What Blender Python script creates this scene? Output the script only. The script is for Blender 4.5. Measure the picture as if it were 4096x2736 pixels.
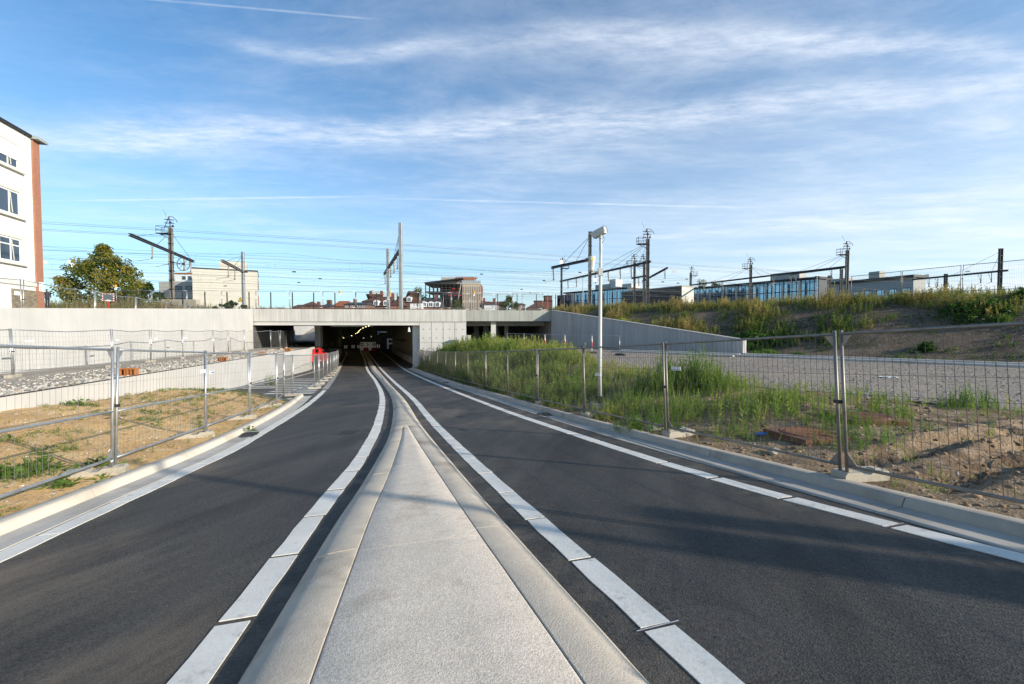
import bpy, bmesh, math, random
import numpy as np
from mathutils import Vector, Matrix
random.seed(7); rng = np.random.default_rng(11)
for o in list(bpy.data.objects): bpy.data.objects.remove(o)
SC = bpy.context.scene; COL = SC.collection
PI = math.pi; R = math.radians

# ------------------------------------------------------------------ camera (eye is the world origin)
FPX = 455.0; PITCH = math.atan(14.5 / FPX)
cd = bpy.data.cameras.new('camera'); cam = bpy.data.objects.new('camera', cd); COL.objects.link(cam)
cd.sensor_width = 36; cd.lens = FPX / 1024 * 36; cd.clip_start = .05; cd.clip_end = 9000
cam.location = (0, 0, 0); cam.rotation_euler = (PI / 2 - PITCH, 0, 0)
SC.camera = cam

# ------------------------------------------------------------------ sun and sky
SUN_EL = 19.; SUN_XY = (.905, -.425)
sd = Vector((SUN_XY[0], SUN_XY[1], 0)).normalized() * math.cos(R(SUN_EL)); sd.z = math.sin(R(SUN_EL))
ld = bpy.data.lights.new('sun', 'SUN'); ld.energy = 5.0; ld.angle = R(.53); ld.color = (1, .90, .76)
sun = bpy.data.objects.new('sun', ld); COL.objects.link(sun); sun.rotation_euler = sd.to_track_quat('Z', 'Y').to_euler()
sun.location = (60, -30, 40)
W = bpy.data.worlds.new('World'); SC.world = W; W.use_nodes = True
SC.view_settings.view_transform = 'Standard'; SC.view_settings.look = 'None'
SC.view_settings.exposure = 0.44; SC.view_settings.gamma = 1
SC.render.engine = 'CYCLES'

class NT:
    """tiny node-tree helper"""
    def __init__(s, tree): s.t = tree; s.n = tree.nodes; s.l = tree.links
    def new(s, typ, ins=None, **kw):
        n = s.n.new(typ)
        for k, v in kw.items(): setattr(n, k, v)
        for k, v in (ins or {}).items(): s.set(n.inputs[k], v)
        return n
    def set(s, sock, v):
        if isinstance(v, bpy.types.NodeSocket): s.l.new(v, sock)
        elif hasattr(v, 'outputs'): s.l.new(v.outputs[0], sock)
        else: sock.default_value = v
    def m(s, op, a, b=0., c=0., clamp=False):
        n = s.n.new('ShaderNodeMath'); n.operation = op; n.use_clamp = clamp
        s.set(n.inputs[0], a); s.set(n.inputs[1], b); s.set(n.inputs[2], c); return n.outputs[0]
    def mix(s, f, a, b, bt='MIX'):
        n = s.n.new('ShaderNodeMix'); n.data_type = 'RGBA'; n.blend_type = bt
        s.set(n.inputs[0], f); s.set(n.inputs[6], a); s.set(n.inputs[7], b); return n.outputs[2]
    def noise(s, vec, scale, detail=3, rough=.55, w=None):
        n = s.n.new('ShaderNodeTexNoise'); s.set(n.inputs['Vector'], vec)
        n.inputs['Scale'].default_value = scale; n.inputs['Detail'].default_value = detail; n.inputs['Roughness'].default_value = rough
        return n.outputs[0]
    def ramp(s, v, a, b): # smooth map a..b to 0..1
        n = s.n.new('ShaderNodeMapRange'); n.interpolation_type = 'SMOOTHSTEP'
        s.set(n.inputs[0], v); n.inputs[1].default_value = a; n.inputs[2].default_value = b; return n.outputs[0]
    def scalev(s, vec, sc, rot=(0, 0, 0)):
        n = s.n.new('ShaderNodeMapping'); s.set(n.inputs[0], vec); n.inputs['Scale'].default_value = sc; n.inputs['Rotation'].default_value = rot
        return n.outputs[0]
def c4(c): return (c[0], c[1], c[2], 1)

def build_sky():
    t = NT(W.node_tree); t.n.clear()
    sky = t.new('ShaderNodeTexSky', sky_type='NISHITA', sun_disc=False, sun_elevation=R(SUN_EL), sun_rotation=math.atan2(SUN_XY[0], SUN_XY[1]))
    sky.altitude = 60; sky.air_density = 1.0; sky.dust_density = .8; sky.ozone_density = 1.6
    tc = t.new('ShaderNodeTexCoord'); sep = t.new('ShaderNodeSeparateXYZ', {0: tc.outputs['Generated']})
    x, y, z = sep.outputs; zz = t.m('MAXIMUM', z, .02)
    px = t.m('DIVIDE', x, zz); py = t.m('DIVIDE', y, zz)          # the flat cloud layer, in layer heights
    P = t.new('ShaderNodeCombineXYZ', {0: px, 1: py}).outputs[0]
    warp = t.noise(P, .7, 3)
    Pw = t.new('ShaderNodeVectorMath', {0: P, 1: t.new('ShaderNodeVectorMath', {0: t.new('ShaderNodeTexNoise', {'Vector': P, 'Scale': .5}).outputs[1], 'Scale': .8}, operation='SCALE').outputs[0]}, operation='ADD').outputs[0]
    streak = t.noise(t.scalev(Pw, (.8, 1.7, 1), (0, 0, R(-20))), 1.0, 10, .70)
    veil = t.noise(t.scalev(Pw, (.25, .5, 1), (0, 0, R(8))), .55, 5, .55)
    fine = t.noise(t.scalev(Pw, (2.5, 5, 1), (0, 0, R(-30))), 2.2, 6, .65)
    feather = t.noise(t.scalev(P, (2.2, 5.5, 1), (0, 0, R(28))), 2.4, 8, .68)
    c = t.m('MULTIPLY', t.ramp(streak, .36, .82), t.ramp(veil, .30, .70))
    c = t.m('MULTIPLY', c, t.m('MULTIPLY_ADD', fine, .6, .55))
    cov = t.m('ADD', t.m('MULTIPLY', c, .50), t.m('MULTIPLY', t.ramp(veil, .32, .74), t.m('MULTIPLY_ADD', t.ramp(x, -.6, .3), .11, .05)))
    # long spread contrails: bands about curves in the cloud layer
    def band(a, b, c0, w, x0, x1, amt, soft=.6):
        q = t.m('MULTIPLY_ADD', t.m('MULTIPLY', px, px), a, t.m('MULTIPLY_ADD', px, b, c0))
        wob = t.m('MULTIPLY', t.m('SUBTRACT', t.noise(t.scalev(P, (1.2, .5, 1)), 1.4, 5, .6), .5), w * 2.4)
        d = t.m('ABSOLUTE', t.m('ADD', t.m('SUBTRACT', py, q), wob))
        r = t.ramp(d, w * 1.5, w * .02)
        g = t.m('MULTIPLY', t.ramp(px, x0 - soft, x0 + soft), t.ramp(px, x1 + soft, x1 - soft))
        return t.m('MULTIPLY', t.m('MULTIPLY', r, g), t.m('MULTIPLY', t.ramp(feather, .12, .88), amt * 1.35))
    cov = t.m('ADD', cov, band(-.509, -.638, 1.503, .06, -1.0, -.30, .34, .15))
    cov = t.m('ADD', cov, band(.0767, -.092, 1.612, .085, -.35, 2.6, .26, .3))
    cov = t.m('ADD', cov, band(.05, -.10, 1.72, .13, .1, 1.5, .22, .5))
    cov = t.m('ADD', cov, band(-.0172, -.138, 2.257, .17, -2.5, 2.9, .27, .5))
    cov = t.m('ADD', cov, band(-.02, -.10, 2.36, .30, -2.7, 1.2, .20, .9))
    cov = t.m('ADD', cov, band(0, .135, 1.5685, .006, -1.15, -.46, .24, .06))
    cov = t.m('ADD', cov, band(0, -.05, 3.45, .03, -3.5, -1.2, .35, .6))
    cov = t.m('ADD', cov, band(0, .09, 3.655, .03, -.9, 1.8, .28, .5))
    # low thin cloud bank towards the horizon, thicker on the sunward side
    low = t.m('MULTIPLY', t.ramp(z, .48, .02), t.m('MULTIPLY_ADD', t.noise(t.scalev(P, (.3, .9, 1)), .8, 6, .6), .7, .15))
    side = t.m('MULTIPLY_ADD', t.ramp(x, -.35, .85), .62, .60)
    cov = t.m('ADD', cov, t.m('MULTIPLY', low, side))
    cov = t.m('MINIMUM', t.m('MAXIMUM', cov, 0.), .93)
    cov = t.m('MULTIPLY', cov, t.ramp(z, -.01, .03))
    blue = t.mix(1., sky.outputs[0], (.58, 1.01, 1.27, 1), 'MULTIPLY')
    col = t.mix(cov, blue, (6.6, 7.0, 7.6, 1))
    bg = t.new('ShaderNodeBackground', {'Color': col, 'Strength': .118})
    out = t.new('ShaderNodeOutputWorld', {'Surface': bg.outputs[0]})
build_sky()

# ------------------------------------------------------------------ the site's geometry: road frame and levels
AX = Vector((-.2921, .9564)); BX = Vector((.9564, .2921))
def XY(s, t): return (AX.x * s + BX.x * t, AX.y * s + BX.y * t)
def SofXY(x, y): return AX.x * x + AX.y * y
def TofXY(x, y): return BX.x * x + BX.y * y
def Zg(s):
    s = np.asarray(s, float)
    a = -1.72 - .0757 * s + .00042 * s * s
    e = np.clip(s, 50, 70) - 50
    return np.where(s < 50, a, -4.455 - .0337 * e + .0337 / 40 * e * e)
def Zr(s): return Zg(s) - .12
def curve(pts):
    xs = np.array([p[0] for p in pts], float); ys = np.array([p[1] for p in pts], float)
    d = np.gradient(ys, xs)
    def f(s):
        s = np.asarray(s, float); i = np.clip(np.searchsorted(xs, s) - 1, 0, len(xs) - 2)
        h = xs[i + 1] - xs[i]; q = np.clip((s - xs[i]) / h, 0, 1)
        return ((1 + 2 * q) * (1 - q) ** 2 * ys[i] + q * (1 - q) ** 2 * h * d[i] + q * q * (3 - 2 * q) * ys[i + 1] + q * q * (q - 1) * h * d[i + 1])
    return f
LO = curve([(-8, -4.7), (0, -4.02), (3, -3.78), (5.8, -3.5), (8.7, -3.16), (10.8, -2.92), (13.2, -2.82), (15.7, -2.73), (20, -2.64), (27.5, -2.7), (62, -4.0), (84, -4.6), (101, -5.3)])
LI = curve([(-8, -2.4), (0, -1.45), (3, -1.05), (4.8, -.82), (5.9, -.69), (7, -.53), (8.3, -.34), (10.3, -.13), (11.8, 0), (15.4, .19), (21, .37), (25, .39), (33.8, .2), (50.4, -.54), (73.7, -1.3), (101, -2.6)])
MLO = curve([(-8, -1.9), (0, -1.08), (3.07, -.74), (4.4, -.57), (5.46, -.43), (6.8, -.22), (8.5, .01), (10.9, .3), (13.6, .5), (20.9, .78), (30.8, .62), (50.3, -.22), (73.6, -1.0), (101, -2.3)])
MRO = curve([(-8, 1.56), (0, 1.49), (2.2, 1.46), (4.3, 1.4), (8.3, 1.32), (11.9, 1.27), (20.6, 1.33), (28, 1.14), (50, .5), (73.3, -.36), (101, -1.65)])
RI = curve([(-8, 2.0), (0, 1.88), (2, 1.85), (5, 1.76), (8.3, 1.70), (12.4, 1.66), (20.5, 1.72), (33, 1.43), (50, .93), (73, .04), (101, -1.43)])
RO = curve([(-8, 6.9), (0, 5.75), (2.44, 5.42), (3.5, 5.2), (4.76, 4.96), (6.3, 4.78), (7.9, 4.67), (10.3, 4.55), (14.4, 4.37), (18, 4.29), (28.6, 4.02), (38, 3.72), (51, 3.3), (72, 2.7), (98, 1.36), (102, 1.2)])
RK = curve([(-8, 7.6), (0, 6.3), (3, 5.95), (6, 5.78), (9, 5.6), (13, 5.45), (16, 5.4), (20, 5.33), (26, 5.12), (36, 4.8), (45, 4.45), (52, 4.15), (58, 3.95)])   # front foot of right kerb
LK = curve([(-8, -5.2), (0, -4.5), (3, -4.25), (6.3, -3.95), (7.4, -3.82), (8.8, -3.64), (10.1, -3.47), (12.2, -3.32), (14.9, -3.22), (20.2, -3.2), (24.9, -3.36)])
def smooth(x): x = np.clip(x, 0, 1); return x * x * (3 - 2 * x)
def fnoise(x, y, seed=0, octs=((.35, 1), (.9, .5), (2.3, .25))):
    z = 0
    for k, (f, a) in enumerate(octs):
        for j in range(3):
            an = 1.7 * k + 2.1 * j + seed * .77; z = z + a * np.sin(f * (x * math.cos(an) + y * math.sin(an)) * 2 + seed * 1.3 + j * 2.2 + 1.4 * np.sin(f * (y * math.cos(an) - x * math.sin(an)) + j)) / 3
    return z
ZP = -1.95                                                      # level of the gravel yard on the right
def ledge_z(s): return -1.93 - .0083 * np.asarray(s, float)
def lowwall_x(y): y = np.asarray(y, float); return np.where(y < 50, -14.4 - .213 * (y - 12.8), -22.32 - .306 * (y - 50))
def leftwall_x(y): y = np.asarray(y, float); return np.where(y < 50.2, -23.6 - .168 * (y - 21), -28.5 - .335 * (y - 50.2))
DK0 = Vector((-28.6, 50.2)); DK1 = Vector((4.6, 53.6))          # front line of the rail deck
def deck_y(x): return DK0.y + (x - DK0.x) * (DK1.y - DK0.y) / (DK1.x - DK0.x)
def right_z(x, y):
    s = SofXY(x, y); t = TofXY(x, y); d = t - (RK(s) + .24)
    z = (Zg(s) - .05) * (1 - smooth(d / 5.2)) + (ZP - .05) * smooth(d / 5.2)
    return z + .05 * smooth(d / .8) * fnoise(x, y, 3)
def left_z(x, y):
    s = SofXY(x, y); t = TofXY(x, y); k = LK(s) - .24
    tw = TofXY(lowwall_x(y), y)
    q = np.clip((k - t) / np.maximum(k - tw, .5), 0, 1)
    return Zg(s) - .05 + .5 * smooth(q) + .04 * smooth(q * 6) * fnoise(x, y, 5)
TA = Vector((.75, -.6614)); TD = Vector((.6614, .75)); TO = Vector((16.3, 31.9))
def emb_xy(a, d): return (TO.x + TA.x * a + TD.x * d, TO.y + TA.y * a + TD.y * d)
def emb_z(a, d):
    a = np.asarray(a, float); d = np.asarray(d, float)
    z = ZP - .1 + 4.15 * smooth(d / 12.2) + .25 * np.clip(a / 14, 0, 1) * smooth(d / 9)
    wall = np.where(a < 0, np.exp(-np.clip(d + a * .381, 0, 99) / 2.2) * smooth(-a / 1.5 + .6) * (1 - smooth((-a - 13) / 10)), 0)
    return z + .55 * wall + .10 * smooth(d / 2) * fnoise(emb_xy(a, d)[0], emb_xy(a, d)[1], 9)
def ray(u, v):
    r = (u - 512) / FPX; up = (342 - v) / FPX
    return Vector((r, math.cos(PITCH) + up * math.sin(PITCH), -math.sin(PITCH) + up * math.cos(PITCH)))
def at(u, v, y): d = ray(u, v); return d * (y / d.y)             # point of a picture direction at distance y
def onz(u, v, z): d = ray(u, v); return d * (z / d.z)            # ... where it meets level z

# ------------------------------------------------------------------ mesh helpers
class MB:
    def __init__(s): s.v = []; s.f = []
    def add(s, vs, fs):
        b = len(s.v); s.v += [tuple(p) for p in vs]; s.f += [tuple(i + b for i in q) for q in fs]; return s
    def box(s, x0, x1, y0, y1, z0, z1):
        return s.add([(x0, y0, z0), (x1, y0, z0), (x1, y1, z0), (x0, y1, z0), (x0, y0, z1), (x1, y0, z1), (x1, y1, z1), (x0, y1, z1)],
                     [(0, 3, 2, 1), (4, 5, 6, 7), (0, 1, 5, 4), (1, 2, 6, 5), (2, 3, 7, 6), (3, 0, 4, 7)])
    def bbox(s, x0, x1, y0, y1, z0, z1, b=.02):                   # box with chamfered vertical and top edges
        p = [(x0 + b, y0), (x1 - b, y0), (x1, y0 + b), (x1, y1 - b), (x1 - b, y1), (x0 + b, y1), (x0, y1 - b), (x0, y0 + b)]
        cx, cy = (x0 + x1) / 2, (y0 + y1) / 2
        kx = 1 - 2 * b / max(x1 - x0, 1e-6); ky = 1 - 2 * b / max(y1 - y0, 1e-6)
        vs = [(q[0], q[1], z0) for q in p] + [(q[0], q[1], z1 - b) for q in p] + [(cx + (q[0] - cx) * kx, cy + (q[1] - cy) * ky, z1) for q in p]
        fs = [tuple(range(7, -1, -1)), tuple(range(16, 24))]
        for k in (0, 8): fs += [(k + i, k + (i + 1) % 8, k + 8 + (i + 1) % 8, k + 8 + i) for i in range(8)]
        return s.add(vs, fs)
    def prism(s, poly, z0, z1):
        n = len(poly)
        return s.add([(p[0], p[1], z0) for p in poly] + [(p[0], p[1], z1) for p in poly],
                     [tuple(range(n - 1, -1, -1)), tuple(range(n, 2 * n))] + [(i, (i + 1) % n, n + (i + 1) % n, n + i) for i in range(n)])
    def xprism(s, poly, y0, y1):                                   # polygon in x,z pushed along y
        n = len(poly)
        return s.add([(p[0], y0, p[1]) for p in poly] + [(p[0], y1, p[1]) for p in poly],
                     [tuple(range(n)), tuple(range(2 * n - 1, n - 1, -1))] + [(i, n + i, n + (i + 1) % n, (i + 1) % n) for i in range(n)])
    def tube(s, pts, r, n=6, r2=None, cap=True):
        pts = [Vector(p) for p in pts]; m = len(pts); r2 = r if r2 is None else r2; vs = []; fs = []
        for i, p in enumerate(pts):
            d = (pts[min(i + 1, m - 1)] - pts[max(i - 1, 0)]).normalized()
            a = d.orthogonal().normalized() if abs(d.z) > .99 else d.cross(Vector((0, 0, 1))).normalized()
            b = d.cross(a).normalized(); rr = r + (r2 - r) * i / max(m - 1, 1)
            for k in range(n):
                an = 2 * PI * (k + .5) / n; vs.append(p + a * math.cos(an) * rr + b * math.sin(an) * rr)
        for i in range(m - 1):
            for k in range(n): fs.append((i * n + k, i * n + (k + 1) % n, (i + 1) * n + (k + 1) % n, (i + 1) * n + k))
        if cap: fs += [tuple(range(n - 1, -1, -1)), tuple((m - 1) * n + k for k in range(n))]
        return s.add(vs, fs)
    def bar(s, p, q, w, h):                                        # square bar from p to q
        p = Vector(p); q = Vector(q); d = (q - p).normalized()
        a = d.orthogonal().normalized() if abs(d.z) > .99 else d.cross(Vector((0, 0, 1))).normalized()
        b = a.cross(d)
        vs = [e + a * i * w / 2 + b * j * h / 2 for e in (p, q) for i, j in ((-1, -1), (1, -1), (1, 1), (-1, 1))]
        return s.add(vs, [(0, 3, 2, 1), (4, 5, 6, 7), (0, 1, 5, 4), (1, 2, 6, 5), (2, 3, 7, 6), (3, 0, 4, 7)])
    def lathe(s, prof, n=14, cx=0, cy=0):
        vs = []; fs = []
        for r, z in prof:
            for k in range(n): a = 2 * PI * k / n; vs.append((cx + r * math.cos(a), cy + r * math.sin(a), z))
        m = len(prof)
        for i in range(m - 1):
            for k in range(n): fs.append((i * n + k, i * n + (k + 1) % n, (i + 1) * n + (k + 1) % n, (i + 1) * n + k))
        fs += [tuple(range(n - 1, -1, -1)), tuple((m - 1) * n + k for k in range(n))]
        return s.add(vs, fs)
    def grid(s, P):                                                # P[i][j] -> points
        n = len(P); m = len(P[0])
        return s.add([p for row in P for p in row], [(i * m + j, (i + 1) * m + j, (i + 1) * m + j + 1, i * m + j + 1) for i in range(n - 1) for j in range(m - 1)])
    def mesh(s, name, mat, smooth_=False):
        me = bpy.data.meshes.new(name); me.from_pydata(s.v, [], s.f); me.materials.append(mat)
        bm = bmesh.new(); bm.from_mesh(me); bmesh.ops.recalc_face_normals(bm, faces=bm.faces); bm.to_mesh(me); bm.free()
        if smooth_: me.polygons.foreach_set('use_smooth', [True] * len(me.polygons))
        me.update(); return me
    def build(s, name, mat, parent=None, smooth_=False, recenter=False):
        off = Vector((0, 0, 0))
        if recenter:
            a = np.array(s.v); off = Vector(((a[:, 0].min() + a[:, 0].max()) / 2, (a[:, 1].min() + a[:, 1].max()) / 2, a[:, 2].min()))
            s.v = [tuple(Vector(p) - off) for p in s.v]
        o = bpy.data.objects.new(name, s.mesh(name, mat, smooth_)); COL.objects.link(o); o.location = off
        if parent: o.parent = parent
        return o
def link(name, me, parent=None, loc=(0, 0, 0)):
    o = bpy.data.objects.new(name, me); COL.objects.link(o); o.location = loc
    if parent: o.parent = parent
    return o
def tag(o, label, cat, group=None):
    o['label'] = label; o['category'] = cat
    if group: o['group'] = group
    return o
def thing(name, label, cat, loc=(0, 0, 0), rz=0, group=None):
    o = bpy.data.objects.new(name, None); COL.objects.link(o); o.location = loc; o.rotation_euler = (0, 0, rz)
    o.empty_display_size = .2
    return tag(o, label, cat, group)
def struct(o): o['kind'] = 'structure'; return o
def stuff(o): o['kind'] = 'stuff'; return o
def copy_tree(o, parent=None):
    c = o.copy(); COL.objects.link(c); c.parent = parent
    for ch in o.children: copy_tree(ch, c)
    return c
def text_mesh(body, size, mat, depth=.004, align='CENTER'):
    cu = bpy.data.curves.new('lettering', 'FONT'); cu.body = body; cu.size = size; cu.extrude = depth; cu.align_x = align; cu.resolution_u = 3
    ob = bpy.data.objects.new('lettering', cu); COL.objects.link(ob)
    dg = bpy.context.evaluated_depsgraph_get(); me = bpy.data.meshes.new_from_object(ob.evaluated_get(dg))
    bpy.data.objects.remove(ob); me.materials.clear(); me.materials.append(mat); return me

# ------------------------------------------------------------------ materials
def new_mat(name):
    m = bpy.data.materials.new(name); m.use_nodes = True; t = NT(m.node_tree); t.n.clear()
    b = t.new('ShaderNodeBsdfPrincipled'); o = t.new('ShaderNodeOutputMaterial', {0: b.outputs[0]})
    g = t.new('ShaderNodeNewGeometry'); return m, t, b, g.outputs['Position'], o
def bump(t, b, h, strength, dist):
    n = t.new('ShaderNodeBump', {'Height': h, 'Strength': strength, 'Distance': dist}); t.l.new(n.outputs[0], b.inputs['Normal'])
def plain(name, col, rough=.6, metal=0., var=.12, scale=3., bs=0., bscale=40., bdist=.005, dirt=None, dscale=1.5, spec=.5, obj=False):
    m, t, b, P, o = new_mat(name)
    if obj: P = t.new('ShaderNodeTexCoord').outputs['Object']
    n1 = t.noise(P, scale, 4); n2 = t.noise(P, scale * 9, 3)
    k = t.m('ADD', t.m('MULTIPLY', t.m('SUBTRACT', n1, .5), var * 3.2), t.m('MULTIPLY_ADD', t.m('SUBTRACT', n2, .5), var * 1.8, 1.))
    c = t.mix(1., c4(col), t.new('ShaderNodeCombineXYZ', {0: k, 1: k, 2: k}).outputs[0], 'MULTIPLY')
    if dirt: c = t.mix(t.m('MULTIPLY', t.ramp(t.noise(P, dscale, 5, .62), .48, .72), .8), c, c4(dirt))
    t.set(b.inputs['Base Color'], c); b.inputs['Roughness'].default_value = rough; b.inputs['Metallic'].default_value = metal
    b.inputs['Specular IOR Level'].default_value = spec
    if bs: bump(t, b, t.noise(P, bscale, 4, .6), bs, bdist)
    return m
def board_concrete(name, col, streak=.22, sc=9., rough=.85):
    """shuttered concrete: fine upright board marks, cloudy patches, a few run-off streaks"""
    m, t, b, P, o = new_mat(name)
    f = t.noise(t.scalev(P, (sc, sc, .22)), 1., 4, .6); f2 = t.noise(t.scalev(P, (sc * .22, sc * .22, .09)), 1., 4, .6)
    cl = t.noise(P, .55, 5, .6); gr = t.noise(P, 28, 3)
    k = t.m('MULTIPLY_ADD', t.m('SUBTRACT', f, .5), streak * 2.6, 1.)
    k = t.m('ADD', k, t.m('MULTIPLY', t.m('SUBTRACT', f2, .5), streak * 1.6)); k = t.m('ADD', k, t.m('MULTIPLY', t.m('SUBTRACT', cl, .5), .32)); k = t.m('ADD', k, t.m('MULTIPLY', t.m('SUBTRACT', gr, .5), .10))
    c = t.mix(1., c4(col), t.new('ShaderNodeCombineXYZ', {0: k, 1: k, 2: k}).outputs[0], 'MULTIPLY')
    st = t.ramp(t.noise(t.scalev(P, (1.6, 1.6, .12)), 1.3, 5, .65), .60, .78)
    c = t.mix(t.m('MULTIPLY', st, .42), c, (col[0] * .50, col[1] * .49, col[2] * .45, 1))
    t.set(b.inputs['Base Color'], c); b.inputs['Roughness'].default_value = rough
    bump(t, b, t.m('ADD', f, t.m('MULTIPLY', gr, .25)), .55, .018); return m
AXX = (-.2921, .9564)
def asphalt():
    m, t, b, P, o = new_mat('asphalt')
    v = t.new('ShaderNodeTexVoronoi', {'Vector': P, 'Scale': 85.}); agg = v.outputs['Color']; sepc = t.new('ShaderNodeSeparateColor', {0: agg}).outputs[0]
    fine = t.noise(P, 130, 2)
    ax = t.scalev(P, (1, 1, 1), (0, 0, R(17)))
    lane = t.noise(t.scalev(ax, (1.5, .10, 1)), 1., 4, .6); big = t.noise(P, .28, 5, .6)
    k = t.m('ADD', t.m('MULTIPLY_ADD', sepc, .046, .023), t.m('MULTIPLY', t.m('SUBTRACT', fine, .5), .036))
    k = t.m('MULTIPLY', k, t.m('MULTIPLY_ADD', t.m('SUBTRACT', lane, .5), 2.1, 1.)); k = t.m('MULTIPLY', k, t.m('MULTIPLY_ADD', t.m('SUBTRACT', big, .5), 1.5, 1.))
    c = t.new('ShaderNodeCombineXYZ', {0: t.m('MULTIPLY', k, 1.10), 1: k, 2: t.m('MULTIPLY', k, .86)}).outputs[0]
    dm = t.m('MULTIPLY', t.ramp(t.noise(t.scalev(ax, (1.1, .35, 1)), .9, 6, .68), .42, .74), t.ramp(t.noise(P, .13, 3), .40, .56))
    c = t.mix(t.m('MULTIPLY', dm, .55), c, (.25, .19, .135, 1))
    sp = t.new('ShaderNodeSeparateXYZ', {0: P}); S = t.m('ADD', t.m('MULTIPLY', sp.outputs[0], AXX[0]), t.m('MULTIPLY', sp.outputs[1], AXX[1])); T = t.m('ADD', t.m('MULTIPLY', sp.outputs[0], AXX[1]), t.m('MULTIPLY', sp.outputs[1], -AXX[0]))
    tr = t.m('MULTIPLY_ADD', S, -.03, 3.45); tl = t.m('ADD', t.m('MULTIPLY_ADD', S, .13, -2.75), t.m('MULTIPLY', t.m('MULTIPLY', S, S), -.0027))
    for tc in (tr, tl):                                        # polished wheel paths and dust gathered towards the lane edges
        d = t.m('ABSOLUTE', t.m('SUBTRACT', T, tc)); w = t.ramp(t.m('ABSOLUTE', t.m('SUBTRACT', d, .72)), .34, .05)
        c = t.mix(t.m('MULTIPLY', t.m('MULTIPLY', w, t.ramp(t.noise(t.scalev(ax, (1.2, .18, 1)), 1.3, 4, .6), .30, .70)), .24), c, (.095, .085, .075, 1))
        e = t.m('MULTIPLY', t.ramp(d, 1.0, 1.7), t.ramp(d, 2.4, 1.9)); c = t.mix(t.m('MULTIPLY', t.m('MULTIPLY', e, t.ramp(t.noise(P, 2.2, 6, .7), .42, .72)), .45), c, (.21, .17, .125, 1))
    scr = t.ramp(t.noise(t.scalev(P, (3, 26, 1), (0, 0, R(38))), 1.1, 3, .5), .735, .76)
    c = t.mix(t.m('MULTIPLY', scr, .25), c, (.30, .29, .28, 1))
    t.set(b.inputs['Base Color'], c); t.set(b.inputs['Roughness'], t.m('MULTIPLY_ADD', big, .22, .62)); b.inputs['Specular IOR Level'].default_value = .35
    h = t.m('ADD', v.outputs['Distance'], t.m('MULTIPLY', fine, .6)); bump(t, b, h, .55, .005); return m
def paint():
    m, t, b, P, o = new_mat('white_slab')
    big = t.noise(P, 1.4, 5, .65); sm = t.noise(P, 38, 4, .65); scuff = t.ramp(t.noise(t.scalev(P, (1, 1, 1)), 5.5, 6, .7), .54, .72)
    k = t.m('MULTIPLY_ADD', t.m('SUBTRACT', big, .5), .34, .66); k = t.m('ADD', k, t.m('MULTIPLY', t.m('SUBTRACT', sm, .5), .24))
    c = t.new('ShaderNodeCombineXYZ', {0: k, 1: t.m('MULTIPLY', k, .965), 2: t.m('MULTIPLY', k, .875)}).outputs[0]
    sc2 = t.ramp(t.noise(t.scalev(P, (1, .35, 1), (0, 0, R(20))), 2.6, 6, .7), .50, .74); c = t.mix(t.m('MULTIPLY', sc2, .35), c, (.40, .38, .34, 1))
    c = t.mix(t.m('MULTIPLY', scuff, .7), c, (.33, .315, .29, 1))
    ch = t.ramp(t.noise(P, 60, 3, .7), .70, .76); c = t.mix(t.m('MULTIPLY', ch, .6), c, (.10, .10, .10, 1))
    t.set(b.inputs['Base Color'], c); b.inputs['Roughness'].default_value = .75; bump(t, b, sm, .4, .006); return m
def aggregate():
    """washed concrete: pale matrix with fine exposed stones, brushed relief and a few stains"""
    m, t, b, P, o = new_mat('washed_concrete')
    v = t.new('ShaderNodeTexVoronoi', {'Vector': P, 'Scale': 110.}); g = t.new('ShaderNodeSeparateColor', {0: v.outputs['Color']}).outputs[0]
    n1 = t.noise(P, 45, 5, .7); n2 = t.noise(P, 1.1, 5, .6); n3 = t.noise(P, 7, 5, .65)
    k = t.m('ADD', t.m('MULTIPLY_ADD', g, .20, .47), t.m('MULTIPLY', t.m('SUBTRACT', n1, .5), .30)); k = t.m('MULTIPLY', k, t.m('ADD', t.m('MULTIPLY_ADD', t.m('SUBTRACT', n2, .5), .5, 1.), t.m('MULTIPLY', t.m('SUBTRACT', n3, .5), .35)))
    c = t.new('ShaderNodeCombineXYZ', {0: t.m('MULTIPLY', k, 1.12), 1: t.m('MULTIPLY', k, .97), 2: t.m('MULTIPLY', k, .79)}).outputs[0]
    c = t.mix(t.m('MULTIPLY', t.ramp(t.noise(P, 1.1, 7, .70), .50, .72), .62), c, (.27, .205, .145, 1))
    t.set(b.inputs['Base Color'], c); b.inputs['Roughness'].default_value = .95
    bump(t, b, t.m('ADD', t.m('MULTIPLY', n1, .9), t.m('MULTIPLY', v.outputs['Distance'], .3)), .6, .007); return m
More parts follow.
